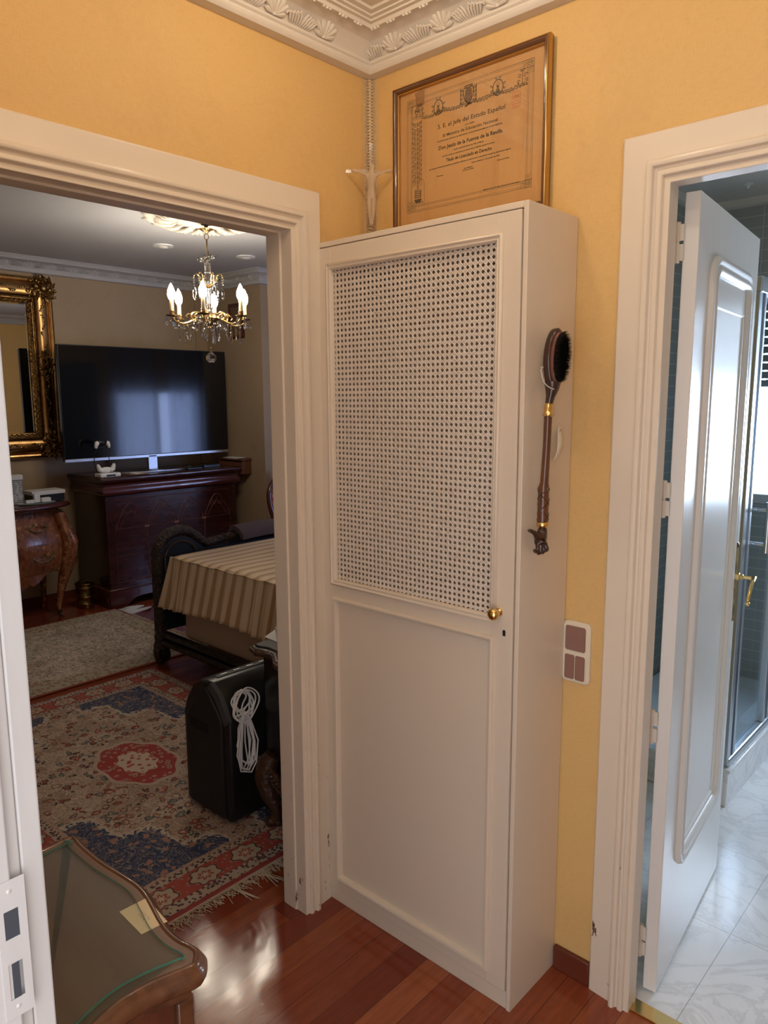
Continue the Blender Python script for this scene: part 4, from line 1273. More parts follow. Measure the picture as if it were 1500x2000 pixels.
# carved hand: wrist, palm, four curled fingers and a thumb pointing left
hand_me = bpy.data.meshes.new('carved_hand')
h0 = bp(1060, 1027); dn = (bp(1055, 1080)-bp(1060, 1027)).normalized()
vd_ = (h0-CAM).normalized()
lft = Vector((-.42, -.90, 0)).normalized(); lft = (lft-dn*lft.dot(dn)).normalized(); ot = dn.cross(lft); ot = ot if ot.x > 0 else -ot
def H(l, d, o): return h0+lft*l+dn*d+ot*o
hv = [(H(0, 0, 0), .0115), (H(-.001, .014, 0), .0125), (H(.002, .030, 0), .0175), (H(.004, .042, .002), .0165)]
he = [(0, 1), (1, 2), (2, 3)]
for i, (l, d1) in enumerate(((-.012, .050), (-.003, .055), (.0065, .057), (.0155, .053))):
    b = len(hv)
    hv += [(H(l*.85+.002, .046, .008), .0056), (H(l, d1+.004, .012), .0052), (H(l, d1+.010, .004), .0048), (H(l, d1+.004, -.003), .0042)]
    he += [(3, b), (b, b+1), (b+1, b+2), (b+2, b+3)]
b = len(hv)
hv += [(H(.016, .026, .006), .0082), (H(.026, .017, .008), .0060), (H(.038, .012, .008), .0048), (H(.046, .012, .008), .0040)]
he += [(2, b), (b, b+1), (b+1, b+2), (b+2, b+3)]
off = Vector(brush.location)
hand_me.from_pydata([tuple(p-off) for p, r in hv], he, [])
ho = bpy.data.objects.new('carved_hand', hand_me); COL.objects.link(ho); ho.parent = brush
hand_me.materials.append(M['leafwood'])
skin(ho, [r for p, r in hv])
q_ = on('x', CW, 1056, 717); MB().tube([q_-Vector((.0015, 0, 0)), q_+Vector((.002, 0, 0)), q_+Vector((.010, 0, 0)), q_+Vector((.011, 0, 0))], [.0016, .0016, .0016, .003], 8).build('nail', M['painted_metal'], brush, smooth=True)
mb = MB(); pts = [q_+Vector((.008, 0, 0))]
for (px, py) in ((1057, 722), (1058, 730), (1061, 743), (1068, 753), (1078, 759), (1087, 761)): pts.append(on('x', XS+.022, px, py))
mb.tube(crv(pts), .0013, 6); mb.build('hanging_cord', M['string'], brush, smooth=True)
# hook on the cabinet side
hk = empty('wall_hook', on('x', CW, 1085, 865))
tag(hk, 'small curved beige coat hook on the cabinet side', 'hook')
mb = MB(); rings = []
N = 14
for k in range(N):
    t = k/(N-1)
    c = on('x', CW, 1089-9*t, 838+60*t); d = .003+.014*math.sin(PI*t)**.8*(.6+.4*t)
    w = .002+.0105*math.sin(PI*(.08+.88*t))
    c = c+Vector((d, 0, 0)); rings.append([c+Vector((-.0012, -w, 0)), c+Vector((.0012, -w*.8, 0)), c+Vector((.0012, w*.8, 0)), c+Vector((-.0012, w, 0))])
mb.loft(rings); mb.build('hook_blade', M['switch'], hk, smooth=True)
c = on('x', CW, 1090, 838); MB().box(CW, CW+.006, c.y-.004, c.y+.004, c.z-.012, c.z+.006).build('hook_base', M['switch'], hk, bevel=.001)
MB().ball((CW+.007, c.y, c.z-.002), .0022, 8, 6, (.6, 1, 1)).build('screw', M['brass'], hk, smooth=True)

# ------------------------------------------------------------------ small walnut chest under the left jamb
ct = empty('chest_of_drawers', (.5, -1.28, 0))
tag(ct, 'low dark walnut chest with a serpentine glass-covered top beside the left door jamb', 'chest')
ZT = .76
OUT = [(.272, -1.44), (.272, -1.20), (.268, -1.15), (.272, -1.128), (.289, -1.122), (.33, -1.127), (.402, -1.126), (.46, -1.119), (.509, -1.114), (.545, -1.118), (.578, -1.126), (.63, -1.139), (.67, -1.141), (.695, -1.134), (.715, -1.133), (.731, -1.142), (.745, -1.155), (.748, -1.170), (.741, -1.195), (.731, -1.229), (.727, -1.265), (.735, -1.30), (.75, -1.34), (.757, -1.38), (.755, -1.44)]
def smooth_poly(P, it=2):
    for _ in range(it):
        Q = []
        for i in range(len(P)):
            a = Vector(P[i]); b = Vector(P[(i+1) % len(P)])
            Q += [a*.75+b*.25, a*.25+b*.75]
        P = Q
    return [tuple(p) for p in P]
OUTS = smooth_poly(OUT)
cc = Vector((.51, -1.29))
def inset(P, d):
    n = len(P); R = []
    for i in range(n):
        a = Vector(P[i-1]); b = Vector(P[(i+1) % n]); t = (b-a).normalized(); q = Vector((-t.y, t.x))
        p = Vector(P[i])
        if q.dot(cc-p) < 0: q = -q
        R.append(tuple(p+q*d))
    return R
mb = MB(); rings = []
for d, z in ((.022, ZT-.047), (.020, ZT-.040), (.004, ZT-.034), (0, ZT-.026), (0, ZT-.020), (.005, ZT-.012), (.008, ZT-.010), (.008, ZT-.007), (.013, ZT-.002), (.016, ZT-.001), (.018, ZT-.0015), (.020, ZT-.003)):
    P = inset(OUTS, d); rings.append([(p[0], p[1], z) for p in P])
mb.loft(rings[:], False); 
mb.build('top_moulding', M['walnut'], ct, smooth=60)
P = inset(OUTS, .0195); mb = MB().prism(P, ZT-.02, ZT-.003); mb.build('top_board', M['walnut_top'], ct)
P = inset(OUTS, .035); mb = MB().prism(P, ZT-.0028, ZT+.0016); gl = mb.build('glass_top', M['table_glass'], ct)
n = len(P); mb = MB(); mb.loft([[(p[0], p[1], ZT-.0026) for p in inset(OUTS, .0347)], [(p[0], p[1], ZT+.0014) for p in inset(OUTS, .0347)]], False); mb.build('glass_edge', M['glass_edge'], gl, smooth=True)
def skirt(P, z0, z1): return MB().loft([[(p[0], p[1], z) for p in P] for z in (z0, z1)], False)
P = inset(OUTS, .030); mb = skirt(P, .06, ZT-.045)
mb.build('body', M['walnut_side'], ct, smooth=40)
P = inset(OUTS, .022); skirt(P, .0, .06).build('plinth', M['walnut'], ct, smooth=40)
P = inset(OUTS, .025); skirt(P, ZT-.062, ZT-.046).build('frieze_moulding', M['walnut'], ct, smooth=40)
MB().box(.695, .722, -1.190, -1.160, .06, ZT-.062).build('corner_stile', M['walnut'], ct, bevel=.004)
# note card lying under the glass
pc = [on('z', ZT-.0010, *q) for q in ((233, 1779), (286, 1752), (327, 1798), (276, 1823))]
cdm = MB(); cdm.loft([[Vector((p.x, p.y, ZT-.0029)) for p in pc], [Vector((p.x, p.y, ZT-.0029+.0004)) for p in pc]])
card = cdm.build('note_card', M['cardnote'])
cc3 = sum((p for p in pc), Vector())/4; cc3.z = ZT-.0029
recenter(card, cc3); tag(card, 'square cream card with faded handwriting under the glass top', 'card')
ex = (pc[0]-pc[3]).normalized(); ey = Vector((0, 0, 1)).cross(ex)
R = Matrix.Identity(4)
for i in range(3): R[i][0] = ex[i]; R[i][1] = ey[i]; R[i][2] = (0, 0, 1)[i]; R[i][3] = (cc3+Vector((0, 0, .0006)))[i]
INKG = G('grey_pencil', (.34, .30, .22), .8).mat
text('Bernard\nHy. Laurent', 0, 0, .0062, card, INKG, 'handwriting', rotm=R @ Matrix.Translation((0, .002, 0)))

# ------------------------------------------------------------------ hallway ceiling spotlights (above the frame)
first = None
for (loc, pw) in HALL_SPOTS:
    root = empty('ceiling_spotlight', (loc[0], loc[1], ZC))
    tag(root, 'recessed warm spotlight in the hallway ceiling', 'ceiling light', 'hallway ceiling spotlights')
    MB().lathe([(.030, 0), (.044, 0), (.044, -.004), (.034, -.010), (.030, -.006)], (loc[0], loc[1], ZC), 24).build('trim_ring', M['plaster'], root, smooth=True)
    MB().lathe([(.001, -.003), (.029, -.003), (.029, 0), (.001, 0)], (loc[0], loc[1], ZC), 20).build('lens', M['spot_glow'], root)
    l = bpy.data.lights.new('spot_lamp', 'POINT'); l.energy = pw; l.color = SPOT_COL; l.shadow_soft_size = .028
    lo = bpy.data.objects.new('spot_lamp', l); COL.objects.link(lo); lo.parent = root; lo.location = (0, 0, loc[2]-ZC)

# ================================================================== BEDROOM
RZ = .012
# ------------------------------------------------------------------ rugs
rg = MB().box(-2.225, -.255, -.85, .47, 0.001, RZ).build('persian_rug', M['rug'], bevel=.004)
recenter(rg, (-1.24, -.19, 0.001))
tag(rg, 'persian rug with red medallion, navy corners and red border, nearest the doorway', 'rug')
mb = MB()
for i in range(420):
    y = -.85+1.32*i/420+random.uniform(-.003, .003)
    L = random.uniform(.02, .05)+(.03 if random.random() < .12 else 0)
    dy = random.uniform(-.022, .022); c1 = random.uniform(-.012, .012)
    mb.tube([(-.257, y, .006), (-.257+L*.5, y+c1, .007), (-.257+L, y+dy, .003)], .0011, 4)
mb.box(-.262, -.252, -.85, .47, .001, .009)
for y0 in (-.42, -.31, -.24):
    for k in range(8):
        mb.tube([(-.25, y0+k*.004, .006), (-.22, y0+.012+random.uniform(-.01, .01), .008), (-.16+random.uniform(-.02, .02), y0+.02+random.uniform(-.02, .03), .003)], .0012, 4)
fro = mb.build('fringe', M['fringe'], rg, label='loose cream cotton fringe'); 
rg2 = MB().box(-3.545, -2.295, -1.07, .93, 0.001, RZ).build('persian_rug', M['rug2'], bevel=.004)
recenter(rg2, (-2.92, -.07, 0.001))
tag(rg2, 'faded pale grey-green patterned rug in front of the mahogany chest', 'rug')
mb = MB(); mb.grid(lambda u, v: (-3.52+.16*u+.01*math.sin(v*9), .935+.20*v*(.75+.25*math.sin(u*9)), .006+.010*math.sin(u*5)*math.sin(v*4)+.004), 14, 14)
fu = mb.build('fringe', M['fur'], rg2, solid=.004, smooth=True)
mb = MB()
for i in range(80):
    x = -3.36+i*.013
    mb.tube([(x, .93, .006), (x+.01, .95, .006), (x+random.uniform(-.01, .02), .93+random.uniform(.03, .05), .003)], .0018, 4)
mb.build('fringe', M['fringe'], rg2)

# ------------------------------------------------------------------ ceiling rose
CX, CY = -2.14, .90
mb = MB()
def rose(a, z): return 1+.035*math.cos(a*16)+.02*math.sin(a*32)
mb.lathe([(.345, 0), (.34, -.008), (.31, -.016), (.295, -.010), (.27, -.022), (.24, -.028), (.215, -.018), (.19, -.014), (.15, -.022), (.12, -.032), (.085, -.036), (.06, -.030), (.001, -.030)], (CX, CY, ZC), 128, rose)
for k in range(16):
    a = 2*PI*k/16; u = Vector((math.cos(a), math.sin(a), 0)); w = Vector((-math.sin(a), math.cos(a), 0)); c = Vector((CX, CY, ZC-.024))
    for s in (-1, 0, 1):
        mb.tube([c+u*.16, c+u*.20+w*s*.014+Vector((0, 0, -.012)), c+u*.25+w*s*.026+Vector((0, 0, -.010)), c+u*.285+w*s*.030], [.004, .008, .010, .004], 6)
o = mb.build('ceiling_rose', M['plaster'], smooth=True)
recenter(o, (CX, CY, ZC)); tag(o, 'round white plaster ceiling rose above the chandelier', 'ceiling rose')

# ------------------------------------------------------------------ chandelier
ch = empty('chandelier', (CX, CY, ZC-.03))
tag(ch, 'six-light brass chandelier with candle bulbs and hanging crystals', 'chandelier')
ZB = ZC-.03
MB().lathe([(.028, 0), (.028, -.004), (.012, -.006), (.010, -.03), (.001, -.03)], (CX, CY, ZB), 16).tube([(CX-.014, CY, ZB), (CX-.009, CY, ZB-.03)], .002, 6).tube([(CX+.014, CY+.005, ZB), (CX+.009, CY, ZB-.03)], .002, 6).build('ceiling_hook', M['black_soft'], ch, smooth=True)
MB().lathe([(.001, .004), (.020, .003), (.040, 0), (.0415, -.003), (.030, -.008), (.015, -.016), (.007, -.022), (.004, -.03), (.001, -.031)], (CX, CY, 2.530), 28).build('canopy', M['brass'], ch, smooth=True)
mb = MB()
def ring(c, r, rr, rot, sc=1.0):
    pts = [Vector((math.cos(t)*r, 0, math.sin(t)*r*sc)) for t in [2*PI*k/18 for k in range(18)]]
    Rm = Matrix.Rotation(rot, 3, 'Z'); mb.tube([Vector(c)+Rm @ p for p in pts], rr, 6, False, True)
ring((CX, CY, 2.487), .012, .0025, .9, 1.3)
mb.tube([(CX, CY, 2.472), (CX, CY, 2.465), (CX, CY, 2.440), (CX, CY, 2.432)], [.006, .004, .004, .003], 8)
for sg in (-1, 1):
    mb.tube([(CX, CY, 2.435), (CX-sg*.006, CY+sg*.008, 2.42), (CX-sg*.012, CY+sg*.017, 2.405), (CX-sg*.009, CY+sg*.014, 2.392), (CX-sg*.013, CY+sg*.019, 2.380), (CX-sg*.010, CY+sg*.014, 2.372)], .0026, 6)
mb.build('chain', M['brass_old'], ch, smooth=True)
MB().lathe([(.001, .010), (.020, .012), (.045, .016), (.052, .022), (.054, .018), (.040, .006), (.020, 0), (.008, -.006), (.001, -.006)], (CX, CY, 2.352), 32, lambda a, z: 1+.12*math.cos(a*8)).xf(Matrix.Translation((CX, CY, 2.352)) @ Matrix.Rotation(.22, 4, Vector((.6, -.8, 0))) @ Matrix.Translation((-CX, -CY, -2.352))).build('top_dish', M['crystal'], ch, smooth=True)
MB().lathe([(.001, 0), (.014, 0), (.018, -.008), (.014, -.014), (.017, -.020), (.016, -.045), (.020, -.056), (.015, -.062), (.019, -.075), (.023, -.095), (.025, -.112), (.018, -.124), (.012, -.128), (.001, -.128)], (CX, CY, 2.345), 24, lambda a, z: 1+.05*math.cos(a*12)).build('upper_stem', M['crystal'], ch, smooth=True)
MB().lathe([(.001, 0), (.018, 0), (.024, -.006), (.018, -.012), (.010, -.018), (.001, -.018)], (CX, CY, 2.218), 24).build('collar', M['brass'], ch, smooth=True)
MB().lathe([(.001, 0), (.013, 0), (.017, -.012), (.014, -.024), (.020, -.036), (.015, -.048), (.018, -.062), (.013, -.076), (.019, -.090), (.016, -.104), (.021, -.118), (.015, -.130), (.001, -.130)], (CX, CY, 2.200), 20, lambda a, z: 1+.06*math.cos(a*10)).build('lower_stem', M['crystal'], ch, smooth=True)
MB().lathe([(.001, .020), (.014, .022), (.030, .014), (.048, .006), (.056, 0), (.056, -.012), (.060, -.020), (.052, -.028), (.040, -.038), (.026, -.048), (.014, -.054), (.006, -.064), (.009, -.074), (.001, -.080)], (CX, CY, 2.052), 36, lambda a, z: 1+.018*math.cos(a*18)).build('bowl', M['brass_old'], ch, smooth=True)
# crown with six hooks
mb = MB()
camdir = Vector((CAM.x-CX, CAM.y-CY, 0)).normalized(); right = Vector((0, 0, 1)).cross(-camdir)*-1
rt = Vector((-camdir.y, camdir.x, 0))          # image right seen from the camera
rt = rt if rt.dot(R_) > 0 else -rt
def dirv(deg): a = math.radians(deg); return camdir*math.cos(a)+rt*math.sin(a)
for k in range(6):
    d = dirv(22+60*k)
    pr = [(.016, 2.218), (.030, 2.226), (.042, 2.246), (.048, 2.268), (.062, 2.280), (.077, 2.276), (.082, 2.264), (.078, 2.258)]
    mb.tube(*crv([Vector((CX, CY, z))+d*r for r, z in pr], [.003, .0032, .0032, .003, .0028, .0028, .0032, .002]), 6)
    pr = [(.040, 2.240), (.052, 2.248), (.058, 2.258), (.054, 2.262)]
    mb.tube([Vector((CX, CY, z))+d*r for r, z in pr], .0018, 5)
mb.build('crown', M['brass'], ch, smooth=True)
# crystal pendants: three cuts
def pend_drop():
    mb = MB(); mb.lathe([(.0005, 0), (.004, -.006), (.0075, -.018), (.0085, -.028), (.0065, -.037), (.0005, -.042)], (0, 0, -.010), 8); mb.ball((0, 0, -.005), .004, 8, 6); return mb
def pend_spear():
    mb = MB(); mb.ball((0, 0, -.006), .0055, 8, 6); mb.ball((0, 0, -.017), .004, 8, 6)
    mb.lathe([(.0005, 0), (.0055, -.008), (.0062, -.030), (.0058, -.055), (.004, -.075), (.0005, -.086)], (0, 0, -.022), 6); return mb
def pend_plaque():
    mb = MB(); mb.ball((0, 0, -.007), .0065, 8, 6); mb.ball((0, 0, -.019), .0045, 8, 6)
    out = [(0, 0), (.010, -.012), (.016, -.018), (.013, -.030), (.017, -.040), (.010, -.052), (.008, -.062), (0, -.078), (-.008, -.062), (-.010, -.052), (-.017, -.040), (-.013, -.030), (-.016, -.018), (-.010, -.012)]
    rings = [[(x*k, y_, z*(1 if k == 1 else .9)-.024-(0 if k == 1 else .004)) for x, z in out] for k, y_ in ((.5, -.0045), (1, 0), (.5, .0045))]
    mb.loft(rings); return mb
def pend_long():
    mb = MB()
    for k in range(3): mb.ball((0, 0, -.008-.014*k), .0075-.001*k, 10, 6)
    out = [(0, 0), (.009, -.014), (.013, -.032), (.010, -.052), (.006, -.066), (0, -.078), (-.006, -.066), (-.010, -.052), (-.013, -.032), (-.009, -.014)]
    rings = [[(x*k, y_, z-.045) for x, z in out] for k, y_ in ((.5, -.006), (1, 0), (.5, .006))]
    mb.loft(rings); return mb
PM = {}
for nm, fn in (('drop', pend_drop), ('spear', pend_spear), ('plaque', pend_plaque), ('long', pend_long)):
    o = fn().build('tmp', M['crystal']); PM[nm] = o.data; o.data.name = 'crystal_'+nm; bpy.data.objects.remove(o)
def hang(kind, p, parent):
    o = bpy.data.objects.new('crystal_pendant', PM[kind]); COL.objects.link(o); o.parent = parent
    o.location = Vector(p)-woff(parent); o.rotation_euler = (random.uniform(-.03, .03), random.uniform(-.03, .03), random.uniform(0, 6.28)); return o
RB = .222
C0 = Vector((CX, CY, 0))
for k in range(6):
    d = dirv(-8+60*k); w = Vector((-d.y, d.x, 0))
    def A(r, z, s=0): return C0+d*r+w*s+Vector((0, 0, z))
    mb = MB()
    mb.tube(*crv([A(.045, 2.045), A(.075, 2.062), A(.100, 2.056), A(.112, 2.036), A(.100, 2.018), A(.085, 2.022), A(.084, 2.036), A(.094, 2.040)], [.005, .006, .006, .0055, .005, .0045, .004, .003]), 8)
    mb.tube(*crv([A(.100, 2.018), A(.125, 2.004), A(.160, 1.996), A(.195, 2.004), A(.215, 2.018), A(RB, 2.030)], [.0055, .0055, .005, .005, .0055, .007]), 8)
    mb.tube([A(.110, 2.05), A(.130, 2.050), A(.142, 2.038), A(.132, 2.028)], [.004, .0035, .003, .002], 6)
    arm = mb.build('arm', M['brass'], ch, smooth=True)
    c = A(RB, 0)
    MB().lathe([(.001, 0), (.010, 0), (.026, .002), (.034, .006), (.034, .009), (.022, .007), (.012, .010), (.012, .014), (.015, .018), (.012, .023), (.015, .028), (.0125, .034), (.001, .034)], (c.x, c.y, 2.030), 24, lambda a, z: 1).build('drip_pan', M['brass_old'], arm, smooth=True)
    MB().lathe([(.001, 0), (.0115, 0), (.0120, .010), (.0110, .035), (.0118, .060), (.0105, .066), (.001, .066)], (c.x, c.y, 2.062), 16).build('candle_sleeve', M['candle'], arm, smooth=True)
    MB().lathe([(.001, 0), (.011, 0), (.0175, .012), (.0215, .027), (.0210, .042), (.0165, .059), (.0095, .075), (.0040, .086), (.0005, .092)], (c.x, c.y, 2.122), 20).build('bulb', M['bulb'], arm, smooth=True, label='glowing flame-shaped bulb')
    for j in range(4):
        a = 2*PI*j/4+.6+k; hang('drop', (c.x+.031*math.cos(a), c.y+.031*math.sin(a), 2.034), ch)
    hang('spear', A(.185, 2.002), ch); hang('plaque' if k % 2 else 'spear', A(.130, 2.000), ch)
    hang('drop', A(.096, 2.018), ch)
    hang('long', C0+dirv(22+60*k)*.080+Vector((0, 0, 2.258)), ch)
for k in range(6):
    d = dirv(22+60*k); hang('long' if k % 2 else 'spear', C0+d*.050+Vector((0, 0, 2.026)), ch)
mb = MB(); mb.tube([(CX, CY, 1.972), (CX, CY, 1.842)], .0012, 6); mb.ball((CX, CY, 1.862), .006, 8, 6); mb.ball((CX, CY, 1.842), .009, 10, 6)
mb.build('ball_wire', M['brass_old'], ch, smooth=True)
MB().ball((CX, CY, 1.808), .0315, 10, 7).build('crystal_ball', M['crystal'], ch)

# bedroom recessed lamps, unlit
for (x, y, lab) in ((-2.985, 1.138, 'unlit recessed ceiling lamp left of the chandelier'), (-2.907, 1.764, 'unlit recessed ceiling lamp right of the chandelier')):
    r_ = empty('recessed_lamp', (x, y, ZC)); tag(r_, lab, 'ceiling light')
    MB().lathe([(.036, 0), (.068, 0), (.068, -.006), (.048, -.012), (.038, -.008)], (x, y, ZC), 28).build('trim_ring', M['white'], r_, smooth=True)
    MB().ball((x, y, ZC-.004), .036, 16, 8, (1, 1, .45)).build('lens', M['lens'], r_, smooth=True)

# ------------------------------------------------------------------ mahogany chest
cx0_, cx1_, cy0_, cy1_ = -4.08, -3.58, .92, 2.10
mc = empty('mahogany_chest', (-3.83, 1.5, 0))
tag(mc, 'wide dark red mahogany chest with gothic arch inlay, under the television', 'chest of drawers')
MB().box(cx0_, cx1_-.005, cy0_+.005, cy1_-.005, .13, .86).build('body', M['mahogany'], mc, bevel=.003)
mb = MB()   # shaped plinth with bracket feet
def plinth_front(x0, x1):
    pts = [(cy0_-.01, 0), (cy0_+.12, 0), (cy0_+.16, .03), (cy0_+.19, .055), (cy0_+.25, .065), (cy1_-.25, .065), (cy1_-.19, .055), (cy1_-.16, .03), (cy1_-.12, 0), (cy1_+.01, 0), (cy1_+.01, .135), (cy0_-.01, .135)]
    mb.loft([[(x0, p[0], p[1]) for p in pts], [(x1, p[0], p[1]) for p in pts]])
plinth_front(cx1_-.02, cx1_+.012)
mb.box(cx0_, cx1_-.02, cy0_-.01, cy0_+.01, 0, .135).box(cx0_, cx1_-.02, cy1_-.01, cy1_+.01, 0, .135)
mb.build('plinth', M['mahogany_band'], mc, bevel=.003)
MB().box(cx0_, cx1_+.018, cy0_-.016, cy1_+.016, .135, .150).build('plinth_moulding', M['mahogany_band'], mc, bevel=.006)
# ogee top drawer
def ogee(nm, prof, mat):
    mb = MB(); rings = []
    for e, z in prof: rings.append([(cx0_, cy0_-e, z), (cx1_+e, cy0_-e, z), (cx1_+e, cy1_+e, z), (cx0_, cy1_+e, z)])
    mb.loft(rings); return mb.build(nm, mat, mc, smooth=60)
ogee('frieze_drawer', [(.0, .855), (.012, .862), (.024, .875), (.026, .89), (.018, .915), (.012, .93), (.020, .945)], M['mahogany_band'])
ogee('top', [(.020, .945), (.030, .955), (.040, .965), (.045, .975), (.045, .990), (.040, .998), (.02, 1.0)], M['mahogany'])
mb = MB(); X_ = cx1_-.004
W_ = cy1_-cy0_; 
def fl(pts, w=.0028):
    mb.tube([(X_, p[0], p[1]) for p in pts], w, 4)
a0, a1 = cy0_+.07, cy1_-.07; z0, z1 = .19, .82
fl([(a0, z0), (a1, z0), (a1, z1), (a0, z1), (a0, z0)])
for zz in (.395, .60): fl([(a0, zz), (a1, zz)], .002)
n_ = 4; st = (a1-a0)/n_
for i in range(n_):
    y0 = a0+i*st; y1 = y0+st
    pts = [(y0+.01, .60)]
    for t in [k/12 for k in range(13)]:
        pts.append((y0+.01+(st-.02)*t, .62+.17*(1-abs(2*t-1)**1.7)))
    pts.append((y1-.01, .60)); fl(pts, .003)
    pts = [(y0+.035+(st-.07)*t, .61+.12*(1-abs(2*t-1)**1.5)) for t in [k/10 for k in range(11)]]; fl(pts, .002)
    for k in range(3):
        c_ = y0+st/2+(k-1)*.045
        fl([(c_-.02, .70), (c_, .735+(.03 if k == 1 else 0)), (c_+.02, .70)], .002)
    for yy in ((y0+.012,) if i else ()) :
        fl([(yy-.024, .19), (yy-.010, .215), (yy-.010, .585), (yy-.024, .605), (yy+.004, .605), (yy-.006, .585), (yy-.006, .215), (yy+.004, .19)], .0025)
        MB
mb.build('inlay', M['inlay'], mc)
mb = MB()
for i in range(1, n_):
    yy = a0+i*st; mb.box(X_-.002, X_+.003, yy-.020, yy+.020, .592, .604)
mb.build('inlay_capital', G('inlay_capital_tan', (.30, .15, .09), .4).mat, mc)
for za, zb_ in ((.205, .385), (.405, .592), (.61, .815)):
    MB().box(cx1_-.006, cx1_-.0045+.0005, a0+.003, a1-.003, za, zb_).build('drawer', M['mahogany'], mc)

# ------------------------------------------------------------------ television
tv = empty('television', (-3.77, 1.45, 1.0))
tag(tv, 'large flat black television standing on the mahogany chest', 'television')
ty0, ty1, tz0, tz1 = .724, 2.165, 1.115, 1.962
MB().box(-3.80, -3.762, ty0, ty1, tz0, tz1).build('housing', M['black'], tv, bevel=.004)
MB().box(-3.7625, -3.7605, ty0+.007, ty1-.007, tz0+.022, tz1-.007).build('screen', M['screen'], tv)
MB().box(-3.80, -3.758, ty0+.001, ty1-.001, tz0-.004, tz0+.018).build('bottom_trim', M['silver'], tv, bevel=.002, label='silver trim under the screen')
mb = MB(); mb.box(-3.80, -3.77, 1.40, 1.48, 1.012, 1.13); mb.build('neck', M['silver'], tv, bevel=.003)
mb = MB()
pts = []
for k in range(21):
    t = -1+2*k/20; pts.append((-3.68-.0-.16*t*t*t*t+.0, 1.46+.36*t, 1.006))
rings = [[(p[0]-.022, p[1], 1.001), (p[0]+.022, p[1], 1.001), (p[0]+.020, p[1], 1.012), (p[0]-.020, p[1], 1.012)] for p in pts]
mb.loft(rings); mb.box(-3.80, -3.66, 1.40, 1.48, 1.002, 1.014); mb.build('stand', M['silver'], tv, bevel=.002)
MB().box(-3.7585, -3.7570, 1.40, 1.405+.06, tz0+.001, tz0+.010).build('badge', M['greyblack'], tv)

# game controller dock + controllers
def controller(name, loc, parent=None):
    mb = MB()
    mb.ball((loc[0], loc[1], loc[2]), .03, 14, 8, (.5, 1.5, .75))
    for s in (-1, 1):
        mb.tube([(loc[0], loc[1]+s*.030, loc[2]+.004), (loc[0], loc[1]+s*.052, loc[2]-.006), (loc[0], loc[1]+s*.060, loc[2]-.030), (loc[0], loc[1]+s*.062, loc[2]-.044)], [.018, .020, .014, .009], 10)
    return mb
dk = empty('controller_dock', (-3.62, .96, 1.0)); tag(dk, 'white charging dock for game controllers beside the television', 'dock')
MB().box(-3.67, -3.57, .895, 1.055, 1.0, 1.030).build('base', M['white'], dk, bevel=.008)
MB().box(-3.565-.006, -3.568, .94, 1.01, 1.008, 1.020).build('display', M['black'], dk)
gc = controller('c', (-3.63, .965, 1.078)).build('game_controller', M['white'], smooth=True)
gc.data.transform(Matrix.Translation((3.63, -.965, -1.078))); 
gc.data.transform(Matrix.Rotation(PI, 4, 'X')); gc.location = (-3.62, .965, 1.052)
tag(gc, 'white game controller lying on the charging dock', 'game controller')
stn = empty('controller_stand', (-3.64, .955, 1.030)); tag(stn, 'thin black wire stand rising in front of the dark screen', 'stand')
mb = MB(); mb.tube([(-3.655, .915, 1.03), (-3.66, .895, 1.10), (-3.66, .90, 1.17), (-3.66, .925, 1.215), (-3.66, .985, 1.215), (-3.66, 1.01, 1.17), (-3.66, 1.015, 1.10), (-3.655, .995, 1.03)], .003, 8)
mb.build('wire', M['black'], stn, smooth=True)
g2 = controller('c', (0, 0, 0)).build('game_controller', M['black'], smooth=True); g2.location = (-3.645, .955, 1.252)
g2.scale = (1, .8, .9)
tag(g2, 'game controller with white grips held up by the wire stand', 'game controller')
mb = MB()
for s in (-1, 1): mb.tube([(.006, s*.040, .004), (.006, s*.052, -.004), (.006, s*.062, -.028), (.006, s*.064, -.044)], [.016, .0215, .0155, .010], 10)
w_ = mb.build('grip', M['white'], None, smooth=True, label='white grip'); w_.parent = g2
rm = MB().box(-3.66, -3.62, 1.66, 1.80, 1.0, 1.016).build('remote_control', M['black'], bevel=.004); recenter(rm, (-3.64, 1.73, 1.0)); tag(rm, 'black remote control lying on the mahogany chest', 'remote control')
rm = MB().box(-3.72, -3.66, 1.84, 2.0, 1.0, 1.024).build('set_top_box', M['black'], bevel=.003); recenter(rm, (-3.69, 1.92, 1.0)); tag(rm, 'small flat black box at the right end of the mahogany chest', 'box')

# wall shelf with papers
ws = empty('wall_shelf', (-3.73, 2.17, .93)); tag(ws, 'small reddish wooden wall box with papers, right of the television', 'shelf')
mb = MB(); mb.box(-3.88, -3.53, 2.215, 2.23, .93, 1.065).box(-3.88, -3.865, 2.135, 2.215, .93, 1.045).box(-3.545, -3.53, 2.135, 2.215, .93, 1.045).box(-3.865, -3.545, 2.135, 2.215, .93, .945).box(-3.865, -3.545, 2.135, 2.15, .945, 1.03)
mb.build('box', G('reddish_brown_wood', (.15, .055, .028), .35).mat, ws, bevel=.002)
MB().box(-3.88, -3.52, 2.13, 2.23, 1.045, 1.057).build('lid', G('reddish_brown_wood_top', (.15, .055, .028), .35).mat, ws, bevel=.002)
pp = MB().box(-3.80, -3.60, 2.135, 2.215, 1.058, 1.064).box(-3.76, -3.58, 2.14, 2.21, 1.064, 1.069).build('papers', M['whitecard']); recenter(pp, (-3.7, 2.17, 1.058)); tag(pp, 'small sheaf of papers on the wooden wall shelf', 'papers')

